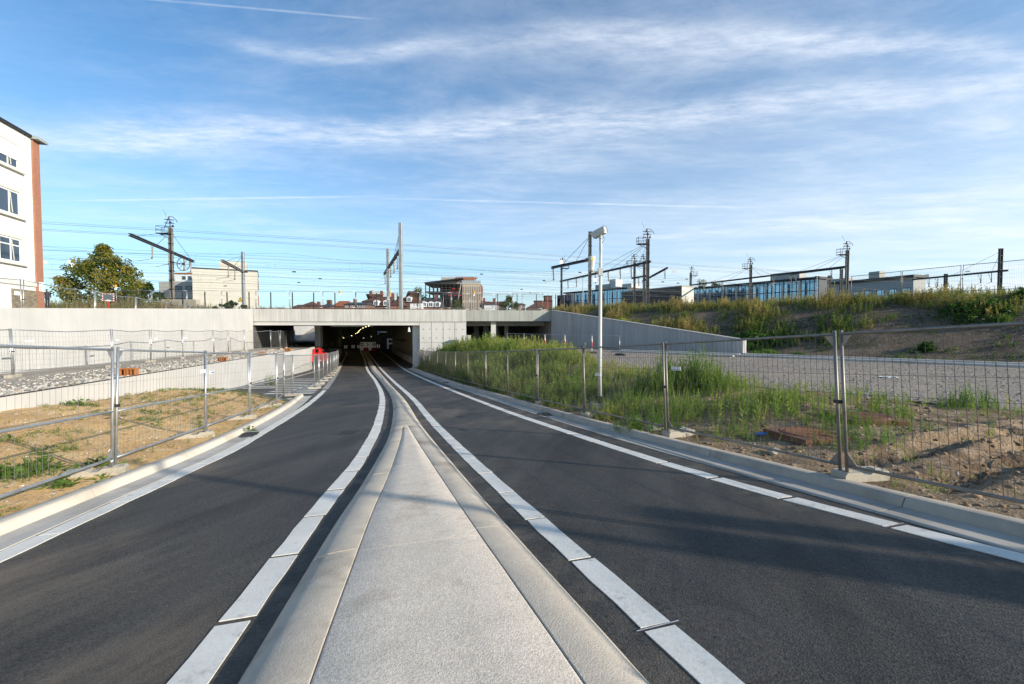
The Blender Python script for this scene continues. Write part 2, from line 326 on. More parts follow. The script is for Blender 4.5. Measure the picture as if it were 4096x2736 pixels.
def ground_mat(name, cols, scales, bs=.9, bdist=.03, pebble=None, pamt=.5):
    """earth: three tones mixed by noise, with optional pebbles"""
    m, t, b, P, o = new_mat(name)
    n1 = t.noise(P, scales[0], 5, .62); n2 = t.noise(P, scales[1], 5, .65); n3 = t.noise(P, scales[2], 4, .6)
    c = t.mix(t.ramp(n1, .35, .65), c4(cols[0]), c4(cols[1])); c = t.mix(t.m('MULTIPLY', t.ramp(n2, .45, .72), .75), c, c4(cols[2]))
    k = t.m('MULTIPLY_ADD', t.m('SUBTRACT', n3, .5), .9, 1.)
    c = t.mix(1., c, t.new('ShaderNodeCombineXYZ', {0: k, 1: k, 2: k}).outputs[0], 'MULTIPLY'); h = t.m('ADD', t.m('MULTIPLY', n2, .7), t.m('MULTIPLY', n3, .4))
    if pebble:
        v = t.new('ShaderNodeTexVoronoi', {'Vector': P, 'Scale': pebble}); sc = t.new('ShaderNodeSeparateColor', {0: v.outputs['Color']})
        msk = t.m('MULTIPLY', t.ramp(v.outputs['Distance'], .42, .30), t.m('GREATER_THAN', sc.outputs[1], 1 - pamt))
        g = t.m('MULTIPLY_ADD', sc.outputs[0], .28, .14); pc = t.new('ShaderNodeCombineXYZ', {0: g, 1: t.m('MULTIPLY', g, .97), 2: t.m('MULTIPLY', g, .93)}).outputs[0]
        c = t.mix(msk, c, pc); h = t.m('ADD', h, t.m('MULTIPLY', msk, t.m('SUBTRACT', .6, v.outputs['Distance'])))
    t.set(b.inputs['Base Color'], c); b.inputs['Roughness'].default_value = .95; b.inputs['Specular IOR Level'].default_value = .2
    bump(t, b, h, bs, bdist); return m
def brick(name, c1, c2, mort, w=.22, h=.065, ms=.01, axis=None, rough=.9):
    m, t, b, P, o = new_mat(name)
    P = t.new('ShaderNodeTexCoord').outputs['Object']; s3 = t.new('ShaderNodeSeparateXYZ', {0: P})
    u = t.m('ADD', s3.outputs[0], s3.outputs[1]); vec = t.new('ShaderNodeCombineXYZ', {0: u, 1: s3.outputs[2]}).outputs[0]
    bt = t.new('ShaderNodeTexBrick', {'Vector': vec, 'Color1': c4(c1), 'Color2': c4(c2), 'Mortar': c4(mort), 'Scale': 1., 'Mortar Size': ms, 'Mortar Smooth': .1, 'Brick Width': w, 'Row Height': h, 'Bias': 0.})
    k = t.m('MULTIPLY_ADD', t.m('SUBTRACT', t.noise(P, .7, 5), .5), .35, 1.)
    c = t.mix(1., bt.outputs[0], t.new('ShaderNodeCombineXYZ', {0: k, 1: k, 2: k}).outputs[0], 'MULTIPLY')
    t.set(b.inputs['Base Color'], c); b.inputs['Roughness'].default_value = rough; bump(t, b, bt.outputs['Fac'], -.5, .01); return m
def leaf_mat(name, stops, trans=.35, rough=.6):
    """foliage: per-plant tint attribute runs through a few leaf colours"""
    m, t, b, P, o = new_mat(name)
    a = t.new('ShaderNodeAttribute', attribute_name='tint'); r = t.new('ShaderNodeValToRGB', {0: a.outputs['Fac']})
    e = r.color_ramp.elements; e[0].position = stops[0][0]; e[0].color = c4(stops[0][1]); e[1].position = stops[-1][0]; e[1].color = c4(stops[-1][1])
    for p, c in stops[1:-1]: q = e.new(p); q.color = c4(c)
    t.set(b.inputs['Base Color'], r.outputs[0]); b.inputs['Roughness'].default_value = rough; b.inputs['Specular IOR Level'].default_value = .3
    tr = t.new('ShaderNodeBsdfTranslucent', {'Color': t.mix(1., r.outputs[0], (1.3, 1.5, .7, 1), 'MULTIPLY')})
    mx = t.new('ShaderNodeMixShader', {0: trans, 1: b.outputs[0], 2: tr.outputs[0]}); t.l.new(mx.outputs[0], o.inputs[0]); return m
def emit(name, col, st):
    m, t, b, P, o = new_mat(name); t.set(b.inputs['Base Color'], c4(col)); t.set(b.inputs['Emission Color'], c4(col)); b.inputs['Emission Strength'].default_value = st; return m
def glass(name, col, rough=.06, metal=.0):
    m, t, b, P, o = new_mat(name)
    k = t.m('MULTIPLY_ADD', t.noise(P, .25, 2), .6, .7)
    t.set(b.inputs['Base Color'], t.mix(1., c4(col), t.new('ShaderNodeCombineXYZ', {0: k, 1: k, 2: k}).outputs[0], 'MULTIPLY'))
    b.inputs['Roughness'].default_value = rough; b.inputs['Specular IOR Level'].default_value = 1.; b.inputs['Metallic'].default_value = metal; return m

ASPH = asphalt(); PAINT = paint()
KERBR = plain('kerb_concrete_grey_shaded', (.40, .355, .29), .9, var=.13, scale=1.6, bs=.5, bscale=90, bdist=.004, dirt=(.25, .22, .18), dscale=1.1)  # right kerb: grey concrete, darkened further for the shade it lies in
KERB = plain('kerb_concrete', (.53, .455, .36), .95, var=.17, scale=2.2, bs=.8, bscale=70, bdist=.006, dirt=(.25, .205, .15), dscale=1.3)
KERB2 = plain('kerb_concrete_cream', (.56, .50, .41), .9, var=.10, scale=1.6, bs=.4, bscale=90, bdist=.004, dirt=(.40, .34, .26), dscale=.9)
GUTR = plain('gutter_concrete_grey_shaded', (.38, .35, .305), .9, var=.13, scale=1.4, bs=.3, bscale=80, bdist=.003, dirt=(.24, .22, .19), dscale=.8)  # right gutter: its grey also holds the shade along the kerb
GUT = plain('gutter_concrete', (.46, .43, .385), .9, var=.12, scale=1.4, bs=.3, bscale=80, bdist=.003, dirt=(.30, .27, .23), dscale=.8)
INFILL = aggregate()
SAND = ground_mat('sandy_soil', ((.71, .445, .19), (.52, .305, .12), (.79, .555, .295)), (.6, 2.4, 24.), 1., .05, 14., .25)
SOIL = ground_mat('brown_soil', ((.27, .19, .115), (.15, .10, .06), (.40, .30, .20)), (.7, 3.2, 22.), 1., .08, 16., .14)
EMB = ground_mat('embankment_soil', ((.135, .098, .066), (.095, .070, .048), (.18, .135, .095)), (.5, 2.2, 20.), 1., .06, 12., .3)
GRAV = ground_mat('gravel_bed', ((.29, .24, .185), (.23, .19, .15), (.35, .295, .23)), (.35, 1.6, 14.), 1., .06, 9., .75)
LGRAV = ground_mat('ledge_gravel', ((.36, .32, .26), (.30, .265, .215), (.42, .385, .33)), (.5, 3., 26.), 1., .04, 15., .75)
STREET = plain('street_surface', (.12, .115, .11), .9, var=.2, scale=2)
RAILG = ground_mat('rail_ground', ((.16, .13, .10), (.11, .09, .07), (.22, .19, .15)), (.3, 2., 15.), .8, .05)
CW_L = board_concrete('left_wall_concrete', (.45, .44, .42), .07, 4.)
CW_D = board_concrete('deck_concrete', (.49, .475, .44), .34, 6.)
CW_G = board_concrete('deck_concrete_greenish', (.33, .335, .30), .36, 5.)
CW_R = board_concrete('right_wall_concrete', (.38, .37, .355), .34, 5.)
CW_P = board_concrete('smooth_concrete', (.52, .51, .48), .06, 3.)
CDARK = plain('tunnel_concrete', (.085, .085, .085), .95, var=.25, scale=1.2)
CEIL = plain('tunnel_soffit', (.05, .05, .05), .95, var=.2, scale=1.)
TILE = plain('tunnel_cladding', (.30, .25, .18), .32, var=.25, scale=1.2)
GALV = plain('galvanised_steel', (.46, .47, .47), .42, .75, var=.14, scale=6, dirt=(.30, .29, .27), dscale=5, obj=True)
GALVD = plain('weathered_galvanised_steel', (.235, .215, .19), .5, .55, var=.2, scale=5, dirt=(.15, .125, .10), dscale=4, obj=True)
WIRE = plain('fence_wire', (.125, .125, .12), .6, .4, var=.15, scale=8, obj=True)
WIRED = plain('weathered_fence_wire', (.14, .125, .11), .55, .5, var=.15, scale=8, obj=True)
BLOCK = plain('concrete_foot', (.38, .345, .28), .95, var=.2, scale=4, bs=.5, bscale=40, dirt=(.27, .24, .18), dscale=4, obj=True)
RUBBER = plain('black_rubber', (.035, .034, .032), .8, var=.2, scale=6, obj=True)
RUST = plain('rusty_steel', (.42, .15, .035), .8, .1, var=.35, scale=7, bs=.5, bscale=50, dirt=(.16, .06, .022), dscale=7, obj=True)
RUSTD = plain('rusty_cast_iron', (.145, .065, .035), .85, .1, var=.3, scale=7, bs=.5, bscale=50, dirt=(.11, .05, .028), dscale=6, obj=True)
IRON = plain('dark_cast_iron', (.05, .048, .045), .6, .4, var=.3, scale=9, obj=True)
WHITEP = plain('white_powder_coat', (.52, .51, .48), .45, var=.08, scale=3, dirt=(.45, .43, .38), dscale=3, obj=True)
WHITE = plain('white_paint', (.78, .78, .76), .55, var=.06, scale=3, obj=True)
BLACK = plain('black_steel', (.022, .022, .024), .55, .2, var=.2, scale=5, obj=True)
RED = plain('red_paint', (.56, .022, .018), .38, var=.10, scale=3, obj=True)
BLUE = plain('sign_blue', (.02, .12, .40), .4, var=.05, obj=True)
MASTS = plain('mast_steel', (.20, .185, .165), .65, .3, var=.35, scale=2.5, dirt=(.09, .075, .06), dscale=1.6, obj=True)
MASTL = plain('mast_galvanised', (.33, .34, .34), .5, .5, var=.16, scale=2., dirt=(.24, .235, .22), dscale=1.2, obj=True)
MASTD = plain('mast_dark_steel', (.05, .05, .052), .6, .3, var=.3, scale=3, obj=True)
CABLE = plain('overhead_cable', (.055, .075, .075), .6, .3, var=.1, obj=True)
LAMP = emit('tunnel_lamp_glow', (1, .80, .36), 9.); LAMPW = emit('cool_lamp_glow', (1, .93, .75), 4.)

# ================================================================== THE SETTING
def ribbon(fl, fr, s0, s1, dz, step=.6, zf=Zr, nt=1):
    n = max(2, int((s1 - s0) / step) + 1); P = []
    for s in np.linspace(s0, s1, n):
        a = float(fl(s)); b = float(fr(s)); z = float(zf(s)) + dz
        P.append([(*XY(s, a + (b - a) * j / nt), z) for j in range(nt + 1)])
    return P
def off(f, d): return lambda s: f(s) + d
def const(c): return lambda s: c + 0 * s
# --- road surface: one sheet from behind the camera into the tunnel
road = struct(MB().grid(ribbon(lambda s: np.where(s < 20, LK(np.minimum(s, 24.9)) - .05, -9.5 - .02 * s), lambda s: np.where(s < 50, RK(np.minimum(s, 58)) + .05, 9.), -9, 112, 0, .8, nt=6)).build('road', ASPH))
# --- lane lines: white slabs laid in a strip, a thin joint between
def lane_line(f, w, joints, s_far, gap=.065, name='lane_line'):
    h = w / 2; ln = MB().grid(ribbon(off(f, -h), off(f, h), joints[-1] + .02, s_far, .007, .8)).build(name, PAINT, road)
    for a, b in zip(joints, joints[1:]):
        g = gap * random.uniform(.5, 1.2); ks = np.linspace(a + g / 2, b - g / 2, 4)
        vs = []
        for s in ks:
            for d in (-h, h):
                j = random.uniform(-.009, .009); vs.append((*XY(s, float(f(s)) + d + j), float(Zr(s)) + .008)); vs.append((*XY(s, float(f(s)) + d + j), float(Zr(s)) - .01))
        fs = []
        for i in range(3): k = 4 * i; fs += [(k, k + 4, k + 6, k + 2), (k, k + 1, k + 5, k + 4), (k + 2, k + 6, k + 7, k + 3)]
        fs += [(0, 2, 3, 1), (12, 13, 15, 14)]
        MB().add(vs, fs).build('slab', PAINT, ln)
    return ln
def joints(s0, s1, d): 
    o = [s0]
    while o[-1] < s1: o.append(o[-1] + d * random.uniform(.995, 1.005))
    return o
lane_line(LI, .235, joints(-1.88, 26, 1.106), 101)
lane_line(RI, .225, joints(-1.88, 26, 1.12), 101)
lane_line(RO, .235, joints(-2.16, 30, 1.10), 99)
lane_line(LO, .225, joints(-1.8, 26.4, 1.15), 28.3, .025)
MB().grid(ribbon(off(LO, -.1), off(LO, .1), 64, 100, .008)).build('lane_line', PAINT, road)
# dashes along the closed ramp lane and the hatched area
for i, s in enumerate(np.arange(29.2, 62, 1.02)):
    MB().grid(ribbon(const(-2.95 - .036 * (s - 29)), const(-2.60 - .036 * (s - 29)), s, s + .42, .008)).build('dash', PAINT, road)
for i, y in enumerate((24.6, 26.0, 27.4, 28.7, 30.1, 31.6, 33.2, 35.0, 37.0)):
    P = []
    xl = max(float(lowwall_x(y)) + .75, -16.6 - .62 * (y - 27)) if y > 27.5 else -13.4 - .3 * (y - 24.5); xr = -10.65 - .335 * (y - 24.3)
    for q in np.linspace(0, 1, 8):
        x = xl + (xr - xl) * q; P.append([(x, y + e, float(Zr(SofXY(x, y + e))) + .009) for e in (-.3, .3)])
    MB().grid(P).build('hatch_stripe', PAINT, road)
P = []
for q in np.linspace(0, 1, 20):
    y = 36 + q * 20; x = float(lowwall_x(y)) + 1.15; P.append([(x + e, y, float(Zr(SofXY(x, y))) + .012) for e in (-.1, .1)])
MB().grid(P).build('ramp_edge_line', PAINT, road)
for sg, (s, t, rx, ry) in enumerate(((12.3, -.62, .36, .36),)):
    c = XY(s, t); z = float(Zr(s)) + .006
    mc = MB().lathe([(.02, z + .012), (.29, z + .012), (.30, z + .004), (.33, z + .010), (.36, z + .008), (.37, z - .02)], 28, c[0], c[1]).build('manhole_cover', IRON, road)
    for k in range(6): MB().box(c[0] - .2, c[0] + .2, c[1] - .2 + k * .075, c[1] - .18 + k * .075, z + .011, z + .017).build('rib', IRON, mc)
q0 = onz(715, 632, -1.98); sq = SofXY(q0.x, q0.y); m = MB(); m.grid([[(q0.x + r_ * .40 * math.cos(a) * (1 + .04 * math.sin(5 * a)), q0.y + r_ * .40 * math.sin(a) * (1 + .05 * math.sin(3 * a)), float(Zr(SofXY(q0.x + r_ * .4 * math.cos(a), q0.y + r_ * .4 * math.sin(a)))) + .0035) for a in np.linspace(0, 2 * PI, 33)] for r_ in (.02, 1.)])
m.build('asphalt_patch', plain('coarse_asphalt', (.056, .051, .046), .9, var=.7, scale=30, bs=1., bscale=70, bdist=.012), road)
# spray marks left across the right-hand line joints
for (s, t, L) in ((2.60, 1.835, .34), (3.34, 5.235, .30)):
    m = MB(); z = float(Zr(s)) + .0105; p = Vector((*XY(s, t - L / 2), z)); q = Vector((*XY(s + .012, t + L / 2), z)); d = (q - p).normalized(); n_ = Vector((-d.y, d.x, 0)) * .005
    m.add([p - n_, q - n_, q + n_, p + n_], [(0, 1, 2, 3)]).build('spray_mark', plain('grey_spray', (.40, .41, .44), .8, var=.7, scale=14), road)

# --- kerbs and gutters, sawn into lengths
def kerb(name, front, side, s0, s1, L, mat, gmat, hgt=.125, wid=.23, gut=.42):
    root = bpy.data.objects.new(name, None); COL.objects.link(root); struct(root)
    s = s0
    while s < s1 - .01:
        e = min(s + L, s1); ks = np.linspace(s + .006, e - .006, max(3, int((e - s) / .45)))
        prof = [(-.02, -.08), (0, .004), (.025, hgt * .55), (.055, hgt * .93), (.085, hgt), (wid - .02, hgt + .004), (wid, hgt - .012), (wid, -.08)]
        P = [[(*XY(k, float(front(k)) + side * a), float(Zr(k)) + b) for a, b in prof] for k in ks]
        m = MB().grid(P); n = len(prof); m.add(P[0], [tuple(range(n))]); m.add(P[-1], [tuple(range(n - 1, -1, -1))]); m.build('kerb_stone', mat, root, True)
        if gut:
            prof = [(-gut, -.03), (-gut, .012), (-gut * .5, .007), (-.006, .016), (-.006, -.03)]
            P = [[(*XY(k, float(front(k)) + side * a), float(Zr(k)) + b) for a, b in prof] for k in ks]
            m = MB().grid(P); m.add(P[0], [(0, 1, 2, 3, 4)]); m.add(P[-1], [(4, 3, 2, 1, 0)]); m.build('gutter_slab', gmat, root)
        s = e
    return root
KR = kerb('kerb_right', RK, 1, -8.3, 53, 3.0, KERBR, GUTR, .13, .24, .45)
KL = kerb('kerb_left', LK, -1, -7.2, 24.9, 3.0, KERB2, GUT, .13, .24, .36)
# gully gratings set in the gutters
for root, f, sd_, s in ((KR, RK, 1, 13.4), (KL, LK, -1, 12.9), (KR, RK, 1, 31.)):
    g = MB(); z = float(Zr(s))
    for k in range(7):
        a = s - .3 + k * .1; p = XY(a, float(f(a)) - sd_ * .40); q = XY(a, float(f(a)) - sd_ * .06); g.bar((*p, z + .014), (*q, z + .014), .05, .03)
    gr = g.build('gully_grating', IRON, root)
    p = [(*XY(s + a, float(f(s)) - sd_ * b), z + .008) for a, b in ((-.34, .42), (.36, .42), (.36, .03), (-.34, .03))]; MB().add(p, [(0, 1, 2, 3)]).build('pit', plain('dark_pit', (.01, .01, .01), 1), gr)
# --- splitter island: two rounded kerb bands with a brushed infill, tapering to a single hump
med = bpy.data.objects.new('median', None); COL.objects.link(med); struct(med)
JWL = lambda s: .50 - .015 * np.asarray(s, float)
JWR = .42
def strip(f0, f1, s0, s1, prof, name, mat, step=.35, j=0.):
    """prof: (fraction across from f0 to f1, height)"""
    ks = np.linspace(s0, s1, max(3, int((s1 - s0) / step)))
    P = []
    for k in ks:
        a = float(f0(k)); b = float(f1(k)); P.append([(*XY(k, a + (b - a) * q), float(Zr(k)) + h + random.uniform(-j, j)) for q, h in prof])
    m = MB().grid(P); n = len(prof); m.add(P[0], [tuple(range(n))]); m.add(P[-1], [tuple(range(n - 1, -1, -1))])
    return m.build(name, mat, med, True)
half = [(0, -.05), (0, .012), (.09, .052), (.22, .092), (.42, .118), (.65, .128), (.985, .131), (1, .129), (1, -.05)]
cuts = [-8, -4.4, -1, 1.6, 4.35, 7.2, 10.2, 12.1]
for a, b in zip(cuts, cuts[1:]):
    strip(MLO, lambda s: MLO(s) + JWL(s) - .009, a + .011, b - .011, half, 'kerb_stone', KERB, j=.0015)
    strip(MRO, off(MRO, -JWR + .009), a + .007 + .12, b - .007 + (.12 if b < 12 else 0), half, 'kerb_stone', KERB, j=.0015)
for a, b in zip([-8, -1.2, 1.5, 4.3, 7.6], [-1.2, 1.5, 4.3, 7.6, 12.0]): strip(lambda s: MLO(s) + JWL(s), off(MRO, -JWR), a + .004, b - .004, [(0, -.05), (0, .125), (.01, .130), (.3, .136), (.7, .136), (.99, .130), (1, .125), (1, -.05)], 'infill_slab', INFILL, .3, .001)
full = [(0, -.05), (0, .012), (.07, .06), (.18, .105), (.35, .128), (.5, .133), (.65, .128), (.82, .105), (.93, .06), (1, .012), (1, -.05)]
for a, b in zip([12.1, 16.3, 19.6, 23, 27, 32, 38, 46, 60, 80], [16.3, 19.6, 23, 27, 32, 38, 46, 60, 80, 101]):
    strip(MLO, MRO, a + .006, b - .006, full, 'kerb_stone', KERB, .8)

# --- earth: sandy verge on the left, rutted verge on the right, gravel yard, ledge, embankment, ground
def sheet(name, sa, ta, zf, mat, smooth_=True):
    """sa: s values; ta(s): t values; zf(x, y)"""
    P = []
    for s in sa:
        row = []
        for t in ta(s): x, y = XY(s, t); row.append((x, y, float(zf(x, y))))
        P.append(row)
    o = MB().grid(P).build(name, mat, None, smooth_); return struct(o)
def lv(s):
    t0 = float(LK(min(s, 24.9))) - .2; x, y = XY(s, -9); tw = TofXY(float(lowwall_x(y)), y) - .12
    e = smooth((s - 22) / 8.); t0 = t0 + (float(tw) + .6 - t0) * e if s > 22 else t0
    return np.linspace(t0, tw, 34)
def left_surface(x, y):
    s = SofXY(x, y); t = TofXY(x, y); z = left_z(x, y)
    e = smooth((s - 24.5 + (t + 3.2) * -.05) / 5.); e2 = smooth((float(lv(min(s, 30.))[0]) - t) / .7) if s > 22 else 1
    z = z * (1 - e) + (Zg(s) - .2 + .25 * smooth((-4.5 - t) / 3)) * e
    return z if s < 22 else (Zr(s) - .03) * (1 - e2) + z * e2
sheet('verge_left', np.linspace(-8, 31, 150), lv, left_surface, SAND)
def rv(s): return np.concatenate([np.linspace(float(RK(min(s, 58))) + .21, float(RK(min(s, 58))) + 6.5, 60), np.linspace(float(RK(min(s, 58))) + 6.8, 24, 16)])
def rut(x, y):
    """tyre tracks and cleat marks pressed into the bare soil near the covers"""
    z = 0
    for (x0, y0, dx, dy) in ((5.2, 7.0, .93, .36), (5.6, 5.9, .95, .31), (9.5, 9.4, .5, -.87), (6.0, 4.6, .97, .25), (7.3, 8.0, .98, .2), (6.6, 6.5, .9, .43), (8.5, 6.2, .99, .1), (7.9, 5.0, .96, -.25)):
        n_ = (x - x0) * -dy + (y - y0) * dx; a = (x - x0) * dx + (y - y0) * dy
        w = np.exp(-(n_ / .27) ** 2) * smooth((a + 1) / 1.5); z = z - w * (.07 + .06 * np.sin(a * 19 + 3 * np.sign(n_) * n_ * 8)) + .06 * np.exp(-((np.abs(n_) - .42) / .12) ** 2) * smooth((a + 1) / 1.5)
    return z * smooth((x - 3.9) / 1.2)
def right_surface(x, y):
    s = SofXY(x, y); t = TofXY(x, y); d = t - float(RK(min(max(s, -8), 58))) - .24
    lump = .036 * fnoise(x, y, 8, ((1.4, 1), (3.4, .7), (7.5, .45))) * float(smooth(d / .6)) * float(1 - smooth((s - 14) / 8))
    return right_z(x, y) + (rut(x, y) if s < 16 else 0) + lump
sheet('verge_right', np.concatenate([np.linspace(-7, 13, 190), np.linspace(13.4, 53.6, 60)]), rv, right_surface, SOIL)
GE = curve([(-14, 17), (0, 15.2), (6.8, 14.4), (9.5, 13.0), (12.7, 12.0), (20, 11.6), (38, 11.2), (45, 9.6), (49, 8.9), (74, 3)])
def gs(s): e = float(GE(s)) + .25 * math.sin(s * 1.7) + .16 * math.sin(s * 4.1); return np.concatenate([[e, e + .25], np.linspace(e + .7, 44, 40)])
def gravel_z(x, y): s = SofXY(x, y); t = TofXY(x, y); e = t - float(GE(s)); return ZP - .09 + .10 * float(smooth((e + .3) / .9)) + .02 * fnoise(x, y, 4)
sheet('gravel_yard', np.linspace(-14, 76, 110), gs, gravel_z, GRAV)
P = []
for y in np.linspace(-6, 84, 120):
    a = float(lowwall_x(y)) - .28; b = float(leftwall_x(y)) + .05; P.append([(a + (b - a) * q, y, float(ledge_z(min(SofXY(a, y), 58))) + .03 * math.sin(q * PI) * math.sin(y * 2.1 + q * 7) + .03 * float(fnoise(a + (b - a) * q, y, 2)) * math.sin(q * PI)) for q in np.linspace(0, 1, 16)])
for y in np.linspace(86, 122, 12):
    a = float(lowwall_x(y)) - .28; b = float(leftwall_x(y)) - .6; P.append([(a + (b - a) * q, y, -2.43 + 2.4 * (y - 84) / 38) for q in np.linspace(0, 1, 16)])
struct(MB().grid(P).build('ledge_path', LGRAV, None, True))
P = []
for a in np.linspace(-27, 60, 120):
    d0 = (max(0, -a * .381) + (.34 if a < 0 else -.4)); P.append([(*emb_xy(a, d0 + (21 - d0) * q ** 1.15), float(emb_z(a, d0 + (21 - d0) * q ** 1.15))) for q in np.linspace(0, 1, 44)])
struct(MB().grid(P).build('embankment', EMB, None, True))
GZ = 1.95; m = MB()
h0 = lambda y: float(lowwall_x(y)) - .1
h1 = lambda y: float(leftwall_x(y)) - 3.5
e1 = emb_xy(-27, 17); e2 = emb_xy(60, 17)
m.add([(*p, GZ) for p in ((h0(51), 51.2), (4.9, 54.2), e1, e2, (2500, e2[1]), (2500, 125), (h0(125), 125), (h0(82), 82))], [(0, 1, 2, 3, 4, 5, 6, 7)])
m.add([(*p, GZ) for p in ((-29.2, 51), (h0(51), 51.2), (h0(82), 82), (h1(82), 82))], [(0, 1, 2, 3)])
m.add([(*p, GZ) for p in ((-2500, 51), (-29.2, 51), (h1(82), 82), (h1(125), 125), (-2500, 125))], [(0, 1, 2, 3, 4)])
m.add([(-2500, 125, GZ), (2500, 125, GZ), (2500, 4000, GZ), (-2500, 4000, GZ)], [(0, 1, 2, 3)])
m.add([(-2500, 51, GZ), (-2500, 45, .1), (-28.6, 45, .1), (-29.2, 51, GZ)], [(0, 1, 2, 3)])
struct(m.build('ground', RAILG))
struct(MB().add([(-2500, -30, .05), (-16, -30, .05), (-20.4, 0, .05), (-28.4, 47, .05), (-2500, 47, .05)], [(0, 1, 2, 3, 4)]).build('street', STREET))
# --- concrete channel and kerbs along the foot of the embankment
ch = bpy.data.objects.new('drain_channel', None); COL.objects.link(ch); struct(ch)
for a in np.arange(-9, 42, 3.):
    b = a + 2.985; prof = [(-2.1, -.1), (-2.1, .13), (-2.06, .145), (-1.9, .145), (-1.88, .05), (-.55, .03), (-.5, .16), (-.47, .175), (-.3, .175), (-.28, -.1)]
    if a < -1: prof = [(x - .55, z) for x, z in prof]
    P = [[(*emb_xy(k, d), ZP + z) for d, z in prof] for k in (a, b)]; m = MB().grid(P); n = len(prof); m.add(P[0], [tuple(range(n))]); m.add(P[1], [tuple(range(n - 1, -1, -1))]); m.build('channel_section', GUT, ch)

# ================================================================== CONCRETE STRUCTURES
def wall_run(root, pts, thick, zb, zt, mat, name='wall_panel', cop=None, gap=.012):
    """pts: list of xy; wall panels between successive points; zb/zt callables of index"""
    for i in range(len(pts) - 1):
        p = Vector(pts[i]); q = Vector(pts[i + 1]); d = (q - p).normalized(); n_ = Vector((-d.y, d.x)) * thick
        p = p + d * gap / 2; q = q - d * gap / 2
        b0, b1, t0, t1 = zb(i), zb(i + 1), zt(i), zt(i + 1)
        vs = [(*p, b0), (*q, b1), (*(q + n_), b1), (*(p + n_), b0), (*p, t0), (*q, t1), (*(q + n_), t1), (*(p + n_), t0)]
        MB().add(vs, [(0, 3, 2, 1), (4, 5, 6, 7), (0, 1, 5, 4), (1, 2, 6, 5), (2, 3, 7, 6), (3, 0, 4, 7)]).build(name, mat, root)
        if cop:
            e = d * .0; o_ = Vector((-d.y, d.x)).normalized() * -.05; c0 = p + o_; c1 = q + o_; n2 = n_ * ((thick + .10) / thick)
            vs = [(*c0, t0 + .003), (*c1, t1 + .003), (*(c1 + n2), t1 + .003), (*(c0 + n2), t0 + .003), (*c0, t0 + cop), (*c1, t1 + cop), (*(c1 + n2), t1 + cop), (*(c0 + n2), t0 + cop)]
            MB().add(vs, [(0, 3, 2, 1), (4, 5, 6, 7), (0, 1, 5, 4), (1, 2, 6, 5), (2, 3, 7, 6), (3, 0, 4, 7)]).build('coping', mat, root)
lw = thing('retaining_wall', 'tall pale sunlit concrete retaining wall beside the gravel ledge, rising to the rail deck', 'wall')
ys = [-8, 2, 12, 22, 32.5, 39.5, 50.1]
wall_run(lw, [(float(leftwall_x(y)), y) for y in ys], .4, lambda i: -2.8, lambda i: .9 + (ys[i] - 21) * .0394, CW_L, gap=.014)
lo = thing('ramp_wall', 'low smooth white concrete wall between gravel ledge and sandy verge, running into the underpass', 'wall')
ys2 = [-4, 3, 10, 17, 24, 31, 38, 44.5, 50, 58, 66, 74, 82]
wall_run(lo, [(float(lowwall_x(y)), y) for y in ys2], .26, lambda i: -5.4, lambda i: float(ledge_z(SofXY(float(lowwall_x(ys2[i])), ys2[i]))) + .10, CW_L, gap=.01)
me_ = MB()
for y0, y1 in zip(ys2[:8], ys2[1:9]):
    f = lambda y: Vector((float(lowwall_x(y)) - .03, y, float(ledge_z(SofXY(float(lowwall_x(y)), y))) + .115)); me_.bar(f(y0), f(y1), .07, .03)
me_.build('edge_strip', BLACK, lo)
rw = thing('retaining_wall', 'grey shaded concrete retaining wall stepping down along the weedy embankment', 'wall')
A0 = Vector((4.62, 53.55)); A1 = Vector((16.1, 31.7)); ks = [0, .22, .36, .52, .66, .8, 1.]
ks = ks[::-1]                                                    # from the deck down to the low end, thickness on the embankment side
wall_run(rw, [A1 + (A0 - A1) * k for k in ks], .38, lambda i: -2.5, lambda i: -.92 + 2.88 * ks[i], CW_R, cop=.10, gap=.006)
dk = thing('rail_bridge', 'wide concrete rail bridge over the underpass with board-marked parapet and dark openings', 'bridge')
dd = (DK1 - DK0).normalized(); dn = Vector((-dd.y, dd.x))
def DP(u, v=0): """point u along the deck front (0..1), v behind it"""; p = DK0 + (DK1 - DK0) * u + dn * v; return (p.x, p.y)
def ux(upx):
    k = (upx - 512) / FPX; D = DK1 - DK0; return (k * DK0.y - DK0.x) / (D.x - k * D.y)
def slab(root, name, u0, u1, v0, v1, z0, z1, mat, g=.006):
    L = (DK1 - DK0).length; g = g / L; p = [DP(u0 + g, v0), DP(u1 - g, v0), DP(u1 - g, v1), DP(u0 + g, v1)]
    return MB().prism(p, z0, z1).build(name, mat, root)
uL, uT, uP, uR = 0., ux(419.5), ux(466.4), 1.0
ps = np.linspace(uL, uP, 9)
for a, b in zip(ps, ps[1:]): slab(dk, 'parapet_panel', a, b, 0, .55, .66, 2.05, CW_D)
ps = np.linspace(uP, uR, 5)
for a, b in zip(ps, ps[1:]): slab(dk, 'parapet_panel', a, b, .02, .57, .74, 2.0, CW_G, .003)
ps = np.linspace(uL, uT, 9)
for a, b in zip(ps, ps[1:]): slab(dk, 'edge_beam', a, b, .12, 1.2, .25, .645, CW_P)
pc = np.linspace(uT, uP, 5)
for a, b in zip(pc, pc[1:]):
    slab(dk, 'pier_panel', a, b, .10, .7, -1.72, .645, CW_P, .022); slab(dk, 'pier_panel', a, b, .10, .7, -5.2, -1.745, CW_P, .022)
